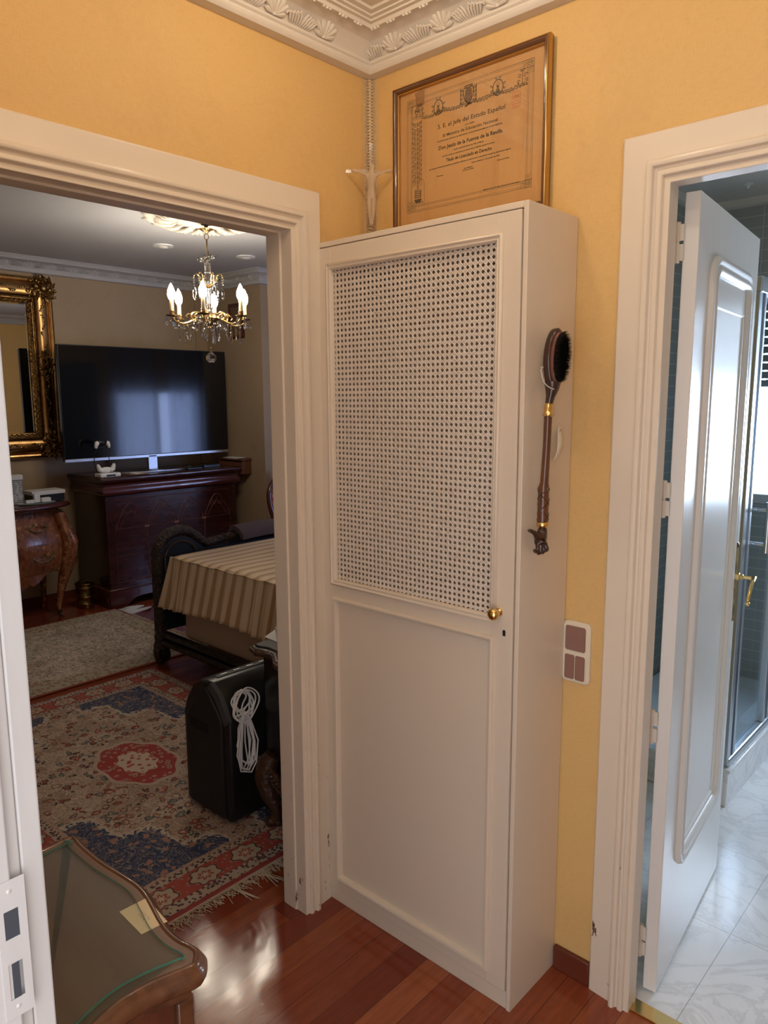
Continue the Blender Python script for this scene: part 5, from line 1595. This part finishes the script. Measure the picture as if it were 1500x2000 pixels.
# ------------------------------------------------------------------ gilt mirror
mr = empty('gilt_mirror', (-4.10, .38, 1.12)); tag(mr, 'large rectangular mirror in a carved gilt frame on the far wall', 'mirror')
my0, my1, mz0, mz1 = -.13, .86, 1.135, 2.455
MFW = .20; XW = -4.118
def msweep(prof, mb=None):
    mb = mb or MB(); rr = []
    for (cy, cz, sy, sz) in ((my0, mz0, -1, -1), (my1, mz0, 1, -1), (my1, mz1, 1, 1), (my0, mz1, -1, 1)):
        rr.append([(XW+d, cy-sy*a, cz-0-sz*a) for a, d in prof])
    mb.loft(rr, False, False, True); return mb
msweep([(0, .0), (0, .035), (.006, .045), (.020, .050), (.030, .044), (.034, .036)]).build('outer_edge', M['gilt_flat'], mr, smooth=True)
msweep([(.034, .030), (.040, .042), (.060, .062), (.085, .072), (.110, .070), (.130, .058), (.138, .046), (.140, .036)]).build('frame', M['gilt_flat'], mr, smooth=True)
msweep([(.140, .030), (.144, .044), (.150, .046), (.154, .040), (.160, .040), (.164, .034), (.186, .022), (.190, .016)]).build('inner_slip', M['gilt'], mr, smooth=True)
mb = MB()       # running leaf beads on the inner slip
def per(inset_, step):
    pts = []
    y0, y1, z0, z1 = my0+inset_, my1-inset_, mz0+inset_, mz1-inset_
    n = int((y1-y0)/step)
    for i in range(n+1): pts += [(y0+(y1-y0)*i/n, z0, 0), (y0+(y1-y0)*i/n, z1, 0)]
    n = int((z1-z0)/step)
    for i in range(n+1): pts += [(y0, z0+(z1-z0)*i/n, 1), (y1, z0+(z1-z0)*i/n, 1)]
    return pts
for k, (y, z, v) in enumerate(per(.176, .018)):
    s = 1 if k % 4 < 2 else -1
    if v: mb.tube([(XW+.030, y-.008, z-.008*s), (XW+.036, y+.008, z+.008*s)], .0032, 5)
    else: mb.tube([(XW+.030, y-.008, z-.008*s), (XW+.036, y+.008, z+.008*s)], .0032, 5)
mb.build('leaf_edge', M['gilt'], mr, smooth=True)
mb = MB()       # carved foliage: corners, centres and a running vine
random.seed(11)
def blob(y, z, x, r):
    mb.ball((XW+x, y, z), r, 8, 5, (.7, 1+random.uniform(-.3, .5), 1+random.uniform(-.3, .5)))
for (cy, cz, sy, sz) in ((my0+.09, mz0+.09, -1, -1), (my1-.09, mz0+.09, 1, -1), (my1-.09, mz1-.09, 1, 1), (my0+.09, mz1-.09, -1, 1)):
    mb.ball((XW+.075, cy+sy*.01, cz+sz*.01), .030, 14, 8, (.8, 1, 1))
    for k in range(46):
        a = random.uniform(0, 2*PI); r = random.uniform(.03, .105)
        blob(cy+r*math.cos(a), cz+r*math.sin(a), .062+random.uniform(-.01, .018), random.uniform(.008, .017))
    for k in range(10):
        a = 2*PI*k/10; c = (cy+sy*.012, cz+sz*.012)
        mb.tube([(XW+.070, c[0]+.04*math.cos(a), c[1]+.04*math.sin(a)), (XW+.088, c[0]+.07*math.cos(a+.2), c[1]+.07*math.sin(a+.2)), (XW+.070, c[0]+.100*math.cos(a+.45), c[1]+.100*math.sin(a+.45))], [.006, .010, .004], 6)
for (y, z, v) in per(.095, .016):
    dd = min(abs(y-my0-.095)+abs(z-mz0), 9)
    if v: yy = y+.014*math.sin(z*42); zz = z
    else: yy = y; zz = z+.014*math.sin(y*42)
    if random.random() < .9: blob(yy, zz, .070, random.uniform(.006, .0115))
for (y, z) in ((my1-.09, (mz0+mz1)/2), (my0+.09, (mz0+mz1)/2)):
    for k in range(30): blob(y+random.uniform(-.055, .055), z+random.uniform(-.10, .10), .068, random.uniform(.008, .015))
mb.build('carved_foliage', M['gilt'], mr, smooth=True)
MB().box(XW+.008, XW+.012, my0+.188, my1-.188, mz0+.188, mz1-.188).build('mirror_glass', M['mirror'], mr)
msweep([(.186, .014), (.200, .0125), (.201, .011)]).build('bevel', M['mirror'], mr)
random.seed(5)

# ------------------------------------------------------------------ bombe commode
cm = empty('bombe_commode', (-3.87, .27, 0)); tag(cm, 'curved floral marquetry commode with bronze mounts, under the gilt mirror', 'commode')
yc_, HWc = .255, .455
def cw(z):      # half width by height
    t = (z-.30)/.50; return HWc*(.90+.13*math.sin(PI*min(max(t, 0), 1))**1.0*(1.15-.35*t)) if t > 0 else HWc*.90
def cdp(z):     # front x by height
    t = (z-.30)/.50; t = min(max(t, 0), 1); return -3.735+.085*math.sin(PI*(t*.75+.25)) if True else 0
def comm(u, z):  # u in -1..1 along the front
    y = yc_+cw(z)*u
    x = cdp(z)+.035*math.cos(u*PI*.9)-.045*abs(u)**6
    return x, y
def cring(z, n=40):
    R = [(comm(-1+2*k/n, z)) for k in range(n+1)]
    return [(x, y, z) for x, y in R]+[(-4.09, yc_+cw(z)*.94, z), (-4.09, yc_-cw(z)*.94, z)]
mb = MB(); zs = [.34+.46*k/14 for k in range(15)]
mb.loft([cring(z) for z in zs]); mb.build('body', M['marquetry'], cm, smooth=60)
# serpentine apron
def apz(u): return .335-.085*math.exp(-(u/.33)**2)+.03*math.cos(u*9)*(abs(u) > .3)-.0*u if abs(u) < .8 else .335-(abs(u)-.8)*.3
mb = MB(); n = 40; ra = []; rb = []
for k in range(n+1):
    u = -1+2*k/n; x, y = comm(u, .34); ra.append((x, y)); rb.append(apz(u))
mb.loft([[(ra[k][0]+.001, ra[k][1], .345), (ra[k][0]+.001, ra[k][1], rb[k]), (ra[k][0]-.02, ra[k][1], rb[k]), (ra[k][0]-.02, ra[k][1], .345)] for k in range(n+1)])
mb.build('apron', M['marquetry'], cm, smooth=40)
def drawer_line(z0, z1):
    mb = MB(); n = 30; r = []
    for k in range(n+1):
        u = -.70+1.40*k/n; a = []
        for z in [z0+(z1-z0)*j/6 for j in range(7)]:
            x, y = comm(u, z); a.append((x+.004, y, z))
        x, y = comm(u, z0); a = [(x-.01, y, z0)]+a; x, y = comm(u, z1); a.append((x-.01, y, z1)); r.append(a)
    mb.loft(r, False, False); return mb.build('drawer', M['marquetry'], cm, smooth=50)
for z0, z1, in ((.355, .555), (.563, .775)):
    dw = drawer_line(z0, z1)
    for s in (-1, 1):
        u = s*.44; zc = (z0+z1)/2+.01
        x, y = comm(u, zc)
        mb = MB()
        mb.tube([(x+.008, y-.075, zc+.012), (x+.020, y-.060, zc-.002), (x+.034, y-.035, zc-.020), (x+.036, y, zc-.030), (x+.034, y+.035, zc-.020), (x+.020, y+.060, zc-.002), (x+.008, y+.075, zc+.012)], [.003, .006, .0045, .006, .0045, .006, .003], 8)
        for q in (-1, 1):
            mb.ball((x+.012, y+q*.055, zc+.004), .011, 8, 6, (.6, 1, 1))
            mb.tube([(x+.006, y+q*.05, zc), (x+.006, y+q*.075, zc+.02), (x+.004, y+q*.09, zc+.008)], .004, 6)
        for k in range(6): mb.ball((x+.006, y-.03+.012*k, zc+.012+.01*math.sin(k*2)), .007, 8, 5, (.5, 1, 1))
        mb.build('handle', M['bronze'], dw, smooth=True, label='bronze drawer handle')
mb = MB(); top = []
def ctop(d, n=44):
    R = []
    for k in range(n+1):
        u = -1+2*k/n; x, y = comm(u, .62); y = yc_+(HWc*1.03-d)*u; x = -3.64+.030*math.cos(u*PI*.95)-.05*abs(u)**8-d; R.append((x, y))
    return R+[(-4.10, yc_+HWc*1.03-d), (-4.10, yc_-HWc*1.03+d)]
for d, z in ((.030, .795), (.012, .802), (0, .812), (0, .822), (.008, .832), (.014, .836), (.03, .836)): top.append([(x, y, z) for x, y in ctop(d)])
mb.loft(top); mb.build('top', M['mahogany_band'], cm, smooth=60)
for s in (-1, 1):
    mb = MB()
    path = [(.76, .020, .046), (.55, .050, .058), (.40, .028, .054), (.28, .005, .040), (.16, -.012, .024), (.06, -.008, .020), (.0, .010, .018)]
    rings = []
    for z, o, w in path:
        x, y = comm(s*.97, max(z, .34)); 
        yy = yc_+s*(cw(max(z, .34))*.97-(0.0 if z > .34 else (.34-z)*.22)+ (0.03 if z < .05 else 0)-.02); xx = cdp(max(z, .34))-.055+o*.6-(0 if z > .34 else (.34-z)*.02)
        rings.append([(xx+w*math.cos(a), yy+w*math.sin(a), z) for a in [2*PI*k/12+.4 for k in range(12)]])
    mb.loft(rings); lg = mb.build('leg', M['marquetry'], cm, smooth=True)
    mb = MB(); random.seed(3)
    for k in range(34):
        z = .80-.30*k/34; x, y = comm(s*.975, z)
        mb.ball((x-.004+random.uniform(-.01, .018), y+s*(.006+random.uniform(-.018, .012)), z+random.uniform(-.008, .008)), random.uniform(.006, .014), 8, 5, (.8, 1.1, 1))
    mb.tube([(comm(s*.98, z)[0]-.010+.018*math.sin(z*25), comm(s*.98, z)[1]+s*.006, z) for z in [.52-.02*k for k in range(10)]], .005, 6)
    mb.build('corner_mount', M['bronze'], lg, smooth=True, label='bronze corner mount'); mb = MB()
    for k in range(12): z = .05-.004*k; mb.ball((rings[-1][0][0]-.004+random.uniform(-.01, .01), rings[-1][0][1]-.016+random.uniform(-.012, .012), max(z, .008)), .008, 6, 5)
    mb.build('foot_mount', M['bronze'], lg, smooth=True, label='bronze foot mount')
    mb = MB(); yy = yc_+s*cw(.34)*.86
    mb.tube([(-4.04, yy, .36), (-4.05, yy, .2), (-4.06, yy, .0)], [.03, .022, .016], 10); mb.build('leg', M['marquetry'], cm, smooth=True)
random.seed(9)
# things on the commode
ZM = .8365
GB = G('grey_printed_card', (.42, .43, .45), .6)
x, y, z = GB.xyz(); row = GB.lt(GB.m('FRACT', GB.m('DIVIDE', z, .013)), .5); nn_ = GB.gt(GB.noise(60, 1, GB.co((1, 1, .4))), .42)
GB.set('Base Color', GB.mix(GB.m('MULTIPLY', row, nn_), (.52, .53, .55), (.17, .18, .22)))
def item(name, lab, cat, mat, *b, bev=.002, **k):
    o = MB().box(*b).build(name, mat, bevel=bev); recenter(o, ((b[0]+b[1])/2, (b[2]+b[3])/2, b[4])); return tag(o, lab, cat)
bxx = item('medicine_box', 'tall white box with grey printed columns standing on the commode', 'box', GB.mat, -3.84, -3.80, .315, .425, ZM, ZM+.175)
item('box', 'flat white carton lying on top of the tall printed box', 'box', M['whitecard'], -3.86, -3.79, .32, .43, ZM+.176, ZM+.210)
item('box', 'dark blue carton left of the tall printed box', 'box', G('blue_card', (.03, .06, .14), .5).mat, -3.90, -3.85, .22, .31, ZM, ZM+.17)
item('router', 'flat black box with a white front edge on the commode', 'box', M['black'], -3.97, -3.82, .50, .73, ZM, ZM+.05)
o = MB().box(-3.98, -3.815, .495, .735, ZM+.0505, ZM+.078).build('white_case', M['whitecard'], bevel=.002); recenter(o, (-3.9, .6, ZM+.05)); tag(o, 'slim white case lying on the black box', 'box')
tr = MB().lathe([(.001, 0), (.11, 0), (.125, .006), (.12, .008), (.105, .004), (.001, .003)], (0, 0, 0), 28).build('tray', G('pale_green_tray', (.30, .36, .34), .3).mat, smooth=True); tr.scale = (.55, 1.05, 1); tr.location = (-3.755, .50, ZM); tag(tr, 'oval pale green tray holding small boxes', 'tray')
item('small_box', 'small white carton at the left end of the tray', 'box', M['white'], -3.765, -3.735, .42, .475, ZM+.0085, ZM+.032)
item('small_box', 'upright white carton in the middle of the tray', 'box', M['white'], -3.785, -3.755, .485, .525, ZM+.0085, ZM+.070)
item('small_box', 'white carton at the right end of the tray', 'box', M['white'], -3.78, -3.74, .53, .595, ZM+.0085, ZM+.038)

# ------------------------------------------------------------------ brass bucket
o = MB().lathe([(.001, .003), (.058, .003), (.060, .0), (.064, .004), (.063, .030), (.066, .034), (.063, .038), (.062, .080), (.066, .086), (.062, .092), (.063, .150), (.068, .156), (.064, .164), (.066, .180), (.072, .186), (.070, .190), (.060, .184), (.056, .02), (.001, .01)], (0, 0, 0), 36).build('brass_bucket', M['brass_old'], smooth=True)
o.location = (-3.80, .825, .001); tag(o, 'small round embossed brass bucket between the commode and the mahogany chest', 'bucket')

# ------------------------------------------------------------------ bed
bd = empty('bed', (-1.25, 1.25, 0)); tag(bd, 'carved dark wooden bed with an arched footboard, seen past the door frame', 'bed')
BXF, BYN, BYF = -2.27, .55, 2.02
def carv(mb, pts, r, n, seg=8):
    """raised carving along a path"""
    for i in range(n):
        t = i/(n-1)*(len(pts)-1); a = int(min(t, len(pts)-2)); p = Vector(pts[a]).lerp(Vector(pts[a+1]), t-a)
        mb.ball(p+Vector((random.uniform(-.3, .3), random.uniform(-.3, .3), random.uniform(-.3, .3)))*r, r*random.uniform(.6, 1), 7, 5)
arch_pts = [(.555, .10), (.555, .50), (.553, .62), (.558, .69), (.585, .745), (.635, .782), (.70, .795), (.765, .782), (.825, .745), (.865, .705), (.89, .685)]
def archring(off, x):
    return [(x, y, z) for y, z in off]
mb = MB()
mb.tube([(BXF, y, z) for y, z in arch_pts], [.036, .034, .032, .032, .032, .032, .032, .032, .030, .028, .026], 12)
mb.tube([(BXF, .89, .685), (BXF, 1.05, .700), (BXF, 1.3, .708), (BXF, 1.69, .700), (BXF, BYF-.32, .685)], .028, 10)
carv(mb, [(BXF+.012, y-.006, z+.012) for y, z in arch_pts[2:]]+[(BXF+.012, 1.12, .720)], .017, 130)
mb.build('footboard_rail', M['darkcarve'], bd, smooth=True)
mb = MB()
pl = [(.575, .20), (.575, .66), (.60, .715), (.65, .75), (.70, .76), (.76, .75), (.81, .72), (.86, .675), (.90, .66), (1.80, .66), (1.80, .20)]
mb.loft([[(BXF-.012, y, z) for y, z in pl], [(BXF+.012, y, z) for y, z in pl]]); mb.build('footboard_panel', M['bluevelvet'], bd, bevel=.003)
mb = MB(); pl2 = [(.60+.0, .40), (.60, .65), (.622, .695), (.66, .722), (.70, .730), (.75, .720), (.79, .695), (.81, .66)]
mb.tube([(BXF+.016, y, z) for y, z in pl2], .007, 6); mb.build('panel_bead', M['browncarve'], bd, smooth=True)
for yy in (BYN+.005, BYF-.03):
    mb = MB(); mb.lathe([(.030, .20), (.040, .16), (.036, .13), (.045, .11), (.050, .06), (.040, .015), (.030, .0), (.001, .0)][::-1], (BXF, yy, .0125), 16)
    mb.build('foot', M['darkcarve'], bd, smooth=True)
mb = MB()
for dy in (-.035, .03):
    mb.lathe([(.001, -.03), (.048, -.03), (.052, 0), (.048, .03), (.001, .03)], (0, 0, 0), 20)
mb.xf(Matrix.Translation((BXF+.01, BYN, .065)) @ Matrix.Rotation(PI/2, 4, 'X')); 
for v in mb.v: pass
mb.build('scroll_foot', M['darkcarve'], bd, smooth=True)
mb = MB(); mb.box(BXF, -.12, BYN-.005, BYN+.035, .165, .205).box(BXF, -.12, BYN-.02, BYN+.03, .125, .160)
o = mb.build('side_rail', M['darkwood'], bd, bevel=.010)
for yy, zz, rr in ((BYN-.020, .145, .010), (BYN-.006, .200, .006)):
    mb = MB(); carv(mb, [(BXF+.05, yy, zz), (-.12, yy, zz)], rr, 210); mb.build('rail_carving', M['darkcarve'], bd, smooth=True)
MB().box(BXF, -.12, BYF-.03, BYF+.01, .13, .2).build('side_rail', M['darkwood'], bd, bevel=.01)
MB().box(-.125, -.065, BYN, BYF, .0, 1.15).build('headboard', M['darkwood'], bd, bevel=.02)
MB().box(-2.07, -.14, BYN+.045, BYF-.05, .19, .46).build('box_spring', M['mattress'], bd, bevel=.02, segs=4)
MB().box(-2.12, -.14, BYN+.05, BYF-.05, .46, .655).build('mattress', M['mattress'], bd, bevel=.03, segs=4)
# striped bedspread: flat top + gathered flounce (loose on the bed)
bs = empty('bedspread', (-1.15, 1.25, .66)); tag(bs, 'striped beige and gold satin bedspread with a gathered flounce', 'bedspread')
ytop = BYN+.015
def topz(x, y): 
    e = min((y-ytop)/.05, 1, (x+2.13)/.04); return .668+.014*math.sqrt(max(0, 1-(1-max(e, 0))**2))-.004+.004*math.sin(x*9)*math.sin(y*7)
mb = MB(); mb.grid(lambda u, v: (-2.13+2.0*u, ytop+(BYF-.05-ytop)*v**1.3, topz(-2.13+2.0*u, ytop+(BYF-.05-ytop)*v**1.3)), 60, 40)
mb.build('top', M['spread'], bs, smooth=True, solid=.008)
mb = MB(); mb.tube([(-2.13+2.0*k/60, ytop-.003, .668+.003*math.sin(k)) for k in range(61)], .006, 6); mb.build('piping', M['spread'], bs, smooth=True)
def fln(u, v):
    x = -2.135+2.0*u
    amp = .002+.0060*v; ph = x*2*PI/.083
    y = ytop-.004-amp*(math.sin(ph*1.9+1.3*math.sin(x*7))+.5*math.sin(ph*.83+2))-.065*v
    # the flounce flares at the foot corner
    xx = x-.045*v*max(0, 1-(x+2.135)/.25)
    z = .666-.272*v-.014*math.sin(x*5)*v-.003*math.sin(ph*.83)*v
    return (xx, y, z)
mb = MB(); mb.grid(fln, 560, 14)
mb.build('flounce', M['spread'], bs, smooth=True, solid=.003)
mb = MB(); mb.grid(lambda u, v: (-2.138-.03*v-.008*math.sin(u*70)*v, ytop+(BYF-.06-ytop)*u, .666-.16*v), 120, 8); mb.build('foot_flounce', M['spread'], bs, smooth=True, solid=.003)
# folded blanket over the footboard
tb = MB(); n = 16; rings = []
for y in [1.10+.92*k/20 for k in range(21)]:
    r_ = .052+.010*math.sin(y*9)*.5; sh_ = .010 if 1.12 < y < 2.0 else 0
    a_ = []
    for x, z in ((-2.345, .50), (-2.350, .62), (-2.335, .72), (-2.30, .765), (-2.25, .775), (-2.20, .760), (-2.165, .725), (-2.155, .690), (-2.185, .690), (-2.205, .72), (-2.25, .742), (-2.295, .735), (-2.315, .70), (-2.320, .62), (-2.325, .50)):
        a_.append((x, y, z+.006*math.sin(y*11)))
    rings.append(a_)
tb.loft(rings)
o = tb.build('folded_blanket', M['throw'], smooth=True, bevel=.004); recenter(o, (-2.25, 1.55, .5)); tag(o, 'dark purple-grey blanket folded over the footboard of the bed', 'blanket')

# ------------------------------------------------------------------ armchair behind the bed
ac = empty('armchair', (-3.05, 2.42, 0)); tag(ac, 'armchair with a red wooden frame and red floral back, behind the bed', 'armchair')
def bo(sc, zc=.70):
    P = []
    for k in range(36):
        a = 2*PI*k/36; ca, sa = math.cos(a), math.sin(a)
        y = .235*ca*(1+.12*sa-.10*math.cos(2*a)); z = .235*sa*(1 if sa > 0 else 1.05)+.03*math.exp(-(ca/.3)**2)*(sa > 0)
        P.append((y*sc[0], zc+z*sc[1]))
    return P
bc = 2.265
mb = MB()
o1 = bo((1, 1)); xb = lambda z: -3.02-(z-.45)*.18
P3 = [(xb(z), bc+y, z) for y, z in o1]
mb.tube(P3, .022, 10, False, True); mb.ball((xb(.97), bc, .972), .03, 10, 6, (.6, 1.5, .8))
mb.build('back_frame', M['redwood'], ac, smooth=True)
mb = MB(); mb.loft([[(xb(z)-.012, bc+y, z) for y, z in bo((.93, .93))], [(xb(z)+.012, bc+y, z) for y, z in bo((.92, .92))], [(xb(z)+.030, bc+y, z) for y, z in bo((.70, .70))]])
mb.build('back_cushion', M['floral'], ac, smooth=True)
MB().box(-3.02, -2.60, bc-.25, bc+.25, .34, .45).build('seat', M['floral'], ac, bevel=.03, segs=4)
MB().box(-3.03, -2.59, bc-.26, bc+.26, .29, .34).build('seat_frame', M['redwood'], ac, bevel=.01)
for xx in (-3.0, -2.62):
    for s in (-1, 1):
        MB().tube([(xx, bc+s*.23, .30), (xx+.01, bc+s*.24, .18), (xx-.01, bc+s*.23, .0)], [.024, .018, .016], 10).build('leg', M['redwood'], ac, smooth=True)
for s in (-1, 1):
    MB().tube([(-3.04, bc+s*.235, .60), (-2.90, bc+s*.26, .62), (-2.75, bc+s*.26, .60), (-2.72, bc+s*.25, .54), (-2.76, bc+s*.24, .34)], [.016, .018, .020, .018, .018], 8).build('arm', M['redwood'], ac, smooth=True)
    MB().tube([(-3.03, bc+s*.15, .50), (-3.0, bc+s*.16, .30)], .018, 8).build('back_support', M['redwood'], ac, smooth=True)

# ------------------------------------------------------------------ pictures on the bedroom walls
pf_ = empty('framed_picture', (-3.66, 2.228, 2.1)); tag(pf_, 'small dark picture in a reddish frame behind the chandelier', 'picture')
rect_frame(MB(), -3.77, -3.56, 2.07, 2.36, [(-.03, 0), (-.03, .012), (-.015, .018), (0, .010), (0, 0)], 2.229).build('frame', M['redwood'], pf_)
MB().box(-3.74, -3.59, 2.222, 2.227, 2.10, 2.33).build('print', G('dark_print', (.16, .10, .06), .5).mat, pf_)
for (zc, r, lab) in ((2.02, .10, 'upper small gilt wall picture beside the door frame'), (1.80, .09, 'middle small gilt wall picture beside the door frame'), (1.53, .055, 'lowest small gilt wall ornament beside the door frame')):
    po = empty('wall_picture', (-3.335, 2.47, zc)); tag(po, lab, 'picture')
    rg_ = MB(); rg_.tube([(-3.325, 2.465+r*.85*math.cos(a), zc+r*1.15*math.sin(a)) for a in [2*PI*k/28 for k in range(28)]], .014, 8, False, True)
    rg_.build('frame', M['gilt'], po, smooth=True)
    MB().loft([[(xx, 2.465+r*.85*math.cos(a), zc+r*1.15*math.sin(a)) for a in [2*PI*k/28 for k in range(28)]] for xx in (-3.338, -3.328)]).build('print', G('dark_red_print', (.12, .04, .03), .5).mat, po)

# ------------------------------------------------------------------ black lacquer nightstand
ns = empty('nightstand', (-.28, .1, 0)); tag(ns, 'black lacquer cabinet with carved edges and a scroll leg, beside the right door jamb', 'cabinet')
nx0, nx1, ny0, ny1 = -.470, -.075, -.10, .34
MB().box(nx0, nx1, ny0+.01, ny1, .27, .655).build('body', M['lacquer'], ns, bevel=.008)
NT = [(nx1, ny1), (nx0-.022, ny1), (nx0-.022, ny0+.02), (nx0-.018, ny0-.012), (nx0+.01, ny0-.018), (nx0+.05, ny0-.004), (nx0+.10, ny0-.006), (nx0+.16, ny0-.05), (nx0+.24, ny0-.075), (nx1, ny0-.07)]
MB().prism(NT, .672, .698).build('top', G('black_leather_top', (.02, .018, .02), .4).mat, ns, bevel=.006)
mb = MB(); edge = [(nx0-.023, ny1), (nx0-.025, ny0+.02), (nx0-.021, ny0-.012), (nx0+.01, ny0-.022), (nx0+.05, ny0-.008), (nx0+.10, ny0-.010), (nx0+.16, ny0-.054), (nx0+.24, ny0-.079), (nx1, ny0-.074)]
mb.tube([(x, y, .676) for x, y in edge], .016, 8)
for i in range(len(edge)-1):
    a = Vector(edge[i]); b = Vector(edge[i+1]); n = max(2, int((b-a).length/.010))
    for k in range(n):
        p = a.lerp(b, k/n); mb.ball((p.x, p.y-.012, .680), .0075, 6, 5); 
mb.build('carved_edge', M['browncarve'], ns, smooth=True)
mb = MB(); ap = []
for k in range(25):
    t = k/24; x = nx0+(nx1-nx0)*t; ap.append((x, ny0-.004-.02*math.sin(PI*t), .268-.05*math.sin(t*PI*.9)-.06*t))
mb.tube(ap, .015, 8); mb.tube([(p[0], p[1]-.006, p[2]-.028) for p in ap], .009, 8)
for p in ap[::1]:
    mb.ball((p[0], p[1]-.016, p[2]), .007, 6, 5); mb.ball((p[0]+.008, p[1]-.014, p[2]-.028), .005, 6, 5)
mb.build('carved_apron', M['browncarve'], ns, smooth=True)
for (lx, ly) in ((nx0+.045, ny0+.01), (nx1-.03, ny0+.01), (nx0+.045, ny1-.03), (nx1-.03, ny1-.03)):
    mb = MB()
    mb.tube([(lx, ly, .285), (lx-.018, ly-.016, .245), (lx-.024, ly-.024, .195), (lx-.006, ly-.018, .135), (lx+.018, ly-.006, .085), (lx+.020, ly-.006, .050), (lx+.004, ly-.022, .030), (lx+.002, ly-.026, .0295)], [.030, .038, .040, .034, .022, .019, .018, .016], 12)
    mb.ball((lx+.004, ly-.024, .033), .021, 10, 7); mb.ball((lx+.022, ly-.004, .030), .017, 10, 7)
    mb.build('scroll_leg', M['browncarve'], ns, smooth=True)
pt = empty('paper_sheet', (-.43, .02, .699)); 
o = MB().add([on('z', .6995, 517, 1244), on('z', .6995, 560, 1262), on('z', .6995, 590, 1240), on('z', .6995, 548, 1222)], [(0, 1, 2, 3)]).build('paper_sheet', M['whitecard'], solid=.001)
bpy.data.objects.remove(pt); c = on('z', .6995, 545, 1240); recenter(o, c); tag(o, 'white sheet of paper on the black cabinet beside the door jamb', 'paper')
c = on('z', .701, 553, 1243)
o = MB().lathe([(.001, 0), (.026, 0), (.026, .018), (.028, .018), (.028, .036), (.024, .038), (.024, .052), (.018, .058), (.001, .058)], (0, 0, 0), 24).build('white_pot', M['white'], smooth=40); o.location = c; tag(o, 'small white lidded pot on the paper sheet', 'pot')

# ------------------------------------------------------------------ portable air conditioner
pa = empty('portable_air_conditioner', (-.65, -.05, RZ)); tag(pa, 'black portable air conditioner standing on the rug', 'air conditioner')
AX0, AX1 = -.812, -.517
def acp(i): 
    return [(AX0+i, .03), (AX1-i, .03), (AX1-i, .42), (AX1-.020-i, .465), (AX1-.055-i*.5, .515), (AX1-.10, .545-i), (AX0+.13, .545-i), (AX0+.075+i*.5, .51), (AX0+.025+i, .45), (AX0+i, .39)]
mb = MB(); ys_ = ((-.215, .010), (-.205, 0), (.16, 0), (.17, .01))
mb.loft([[(x, y, z) for x, z in acp(i)] for y, i in ys_]); mb.build('housing', M['black'], pa, bevel=.004)
mb = MB(); inner = [(AX0+.035, .035), (AX1-.035, .035), (AX1-.035, .42), (AX1-.12, .52), (AX0+.15, .52), (AX0+.035, .385)]
mb.loft([[(x, -.225, z) for x, z in inner], [(x, -.20, z) for x, z in inner]]); mb.build('front_panel', M['black_soft'], pa, bevel=.006)
ap_ = acp(0)
mb = MB(); 
strip = [ap_[2], ap_[3], ap_[4], ap_[5]]
rings = [[(x+.001, -.219, z), (x-.018, -.223, z-.020), (x-.018, -.20, z-.02), (x+.001, -.20, z)] for x, z in strip]
mb.loft(rings); mb.build('corner_trim', M['greyblack'], pa, smooth=True)
MB().box(AX0+.065, AX0+.175, -.2265, -.2235, .345, .385).build('grip_recess', G('deep_black', (.003, .003, .003), .8).mat, pa)
MB().box(AX0+.15, AX1-.12, -.17, .14, .543, .549).build('control_panel', M['greyblack'], pa, bevel=.002)
for k in range(4): MB().box(AX0+.158, AX0+.166, -.15+.06*k, -.12+.06*k, .549, .551).build('button', M['silver'], pa)
for xx in (AX0+.05, AX1-.05):
    for yy in (-.17, .13):
        MB().tube([(xx, yy-.012, .0255), (xx, yy+.012, .0255)], .0130, 12).build('caster', M['black'], pa, smooth=True)
# coiled white cable hanging at its side
mb = MB(); random.seed(21)
for k in range(8):
    rr = .026+.0035*k; c = Vector((AX1+.005+.0035*k, -.160+random.uniform(-.012, .010), .485+random.uniform(-.012, .014)))
    pts = [c+Vector((.004*math.sin(3*t+k), (rr+.006*math.sin(2*t+k))*math.cos(t), (rr*1.25)*math.sin(t))) for t in [2*PI*j/28 for j in range(28)]]
    mb.tube(pts, .0029, 6, False, True)
for k in range(8):
    x = AX1+.005+.0035*k; w_ = .010+.005*k; dz = random.uniform(-.03, .03); dy = random.uniform(-.012, .012)
    mb.tube([(x, -.160+random.uniform(-.012, .012), .45), (x+.002, -.162-w_*.6+dy, .39), (x+.001, -.162-w_+dy, .31+dz), (x, -.158-w_*.7, .255+dz*.7), (x, -.152+dy, .232+dz*.6), (x+.002, -.148+w_*.6, .262+dz*.5), (x+.002, -.146+w_*.6+dy, .33), (x, -.150+w_*.3, .41), (x, -.155, .45)], .0029, 6)
mb.tube([(AX1+.010, -.195, .440), (AX1+.030, -.180, .452), (AX1+.032, -.165, .442), (AX1+.030, -.150, .455), (AX1+.012, -.135, .440)], .0036, 6)
o = mb.build('coiled_cable', M['white'], smooth=True); recenter(o, (AX1+.02, -.165, .45)); tag(o, 'bundle of coiled white cable hanging beside the air conditioner', 'cable')
bpy.context.view_layer.update()
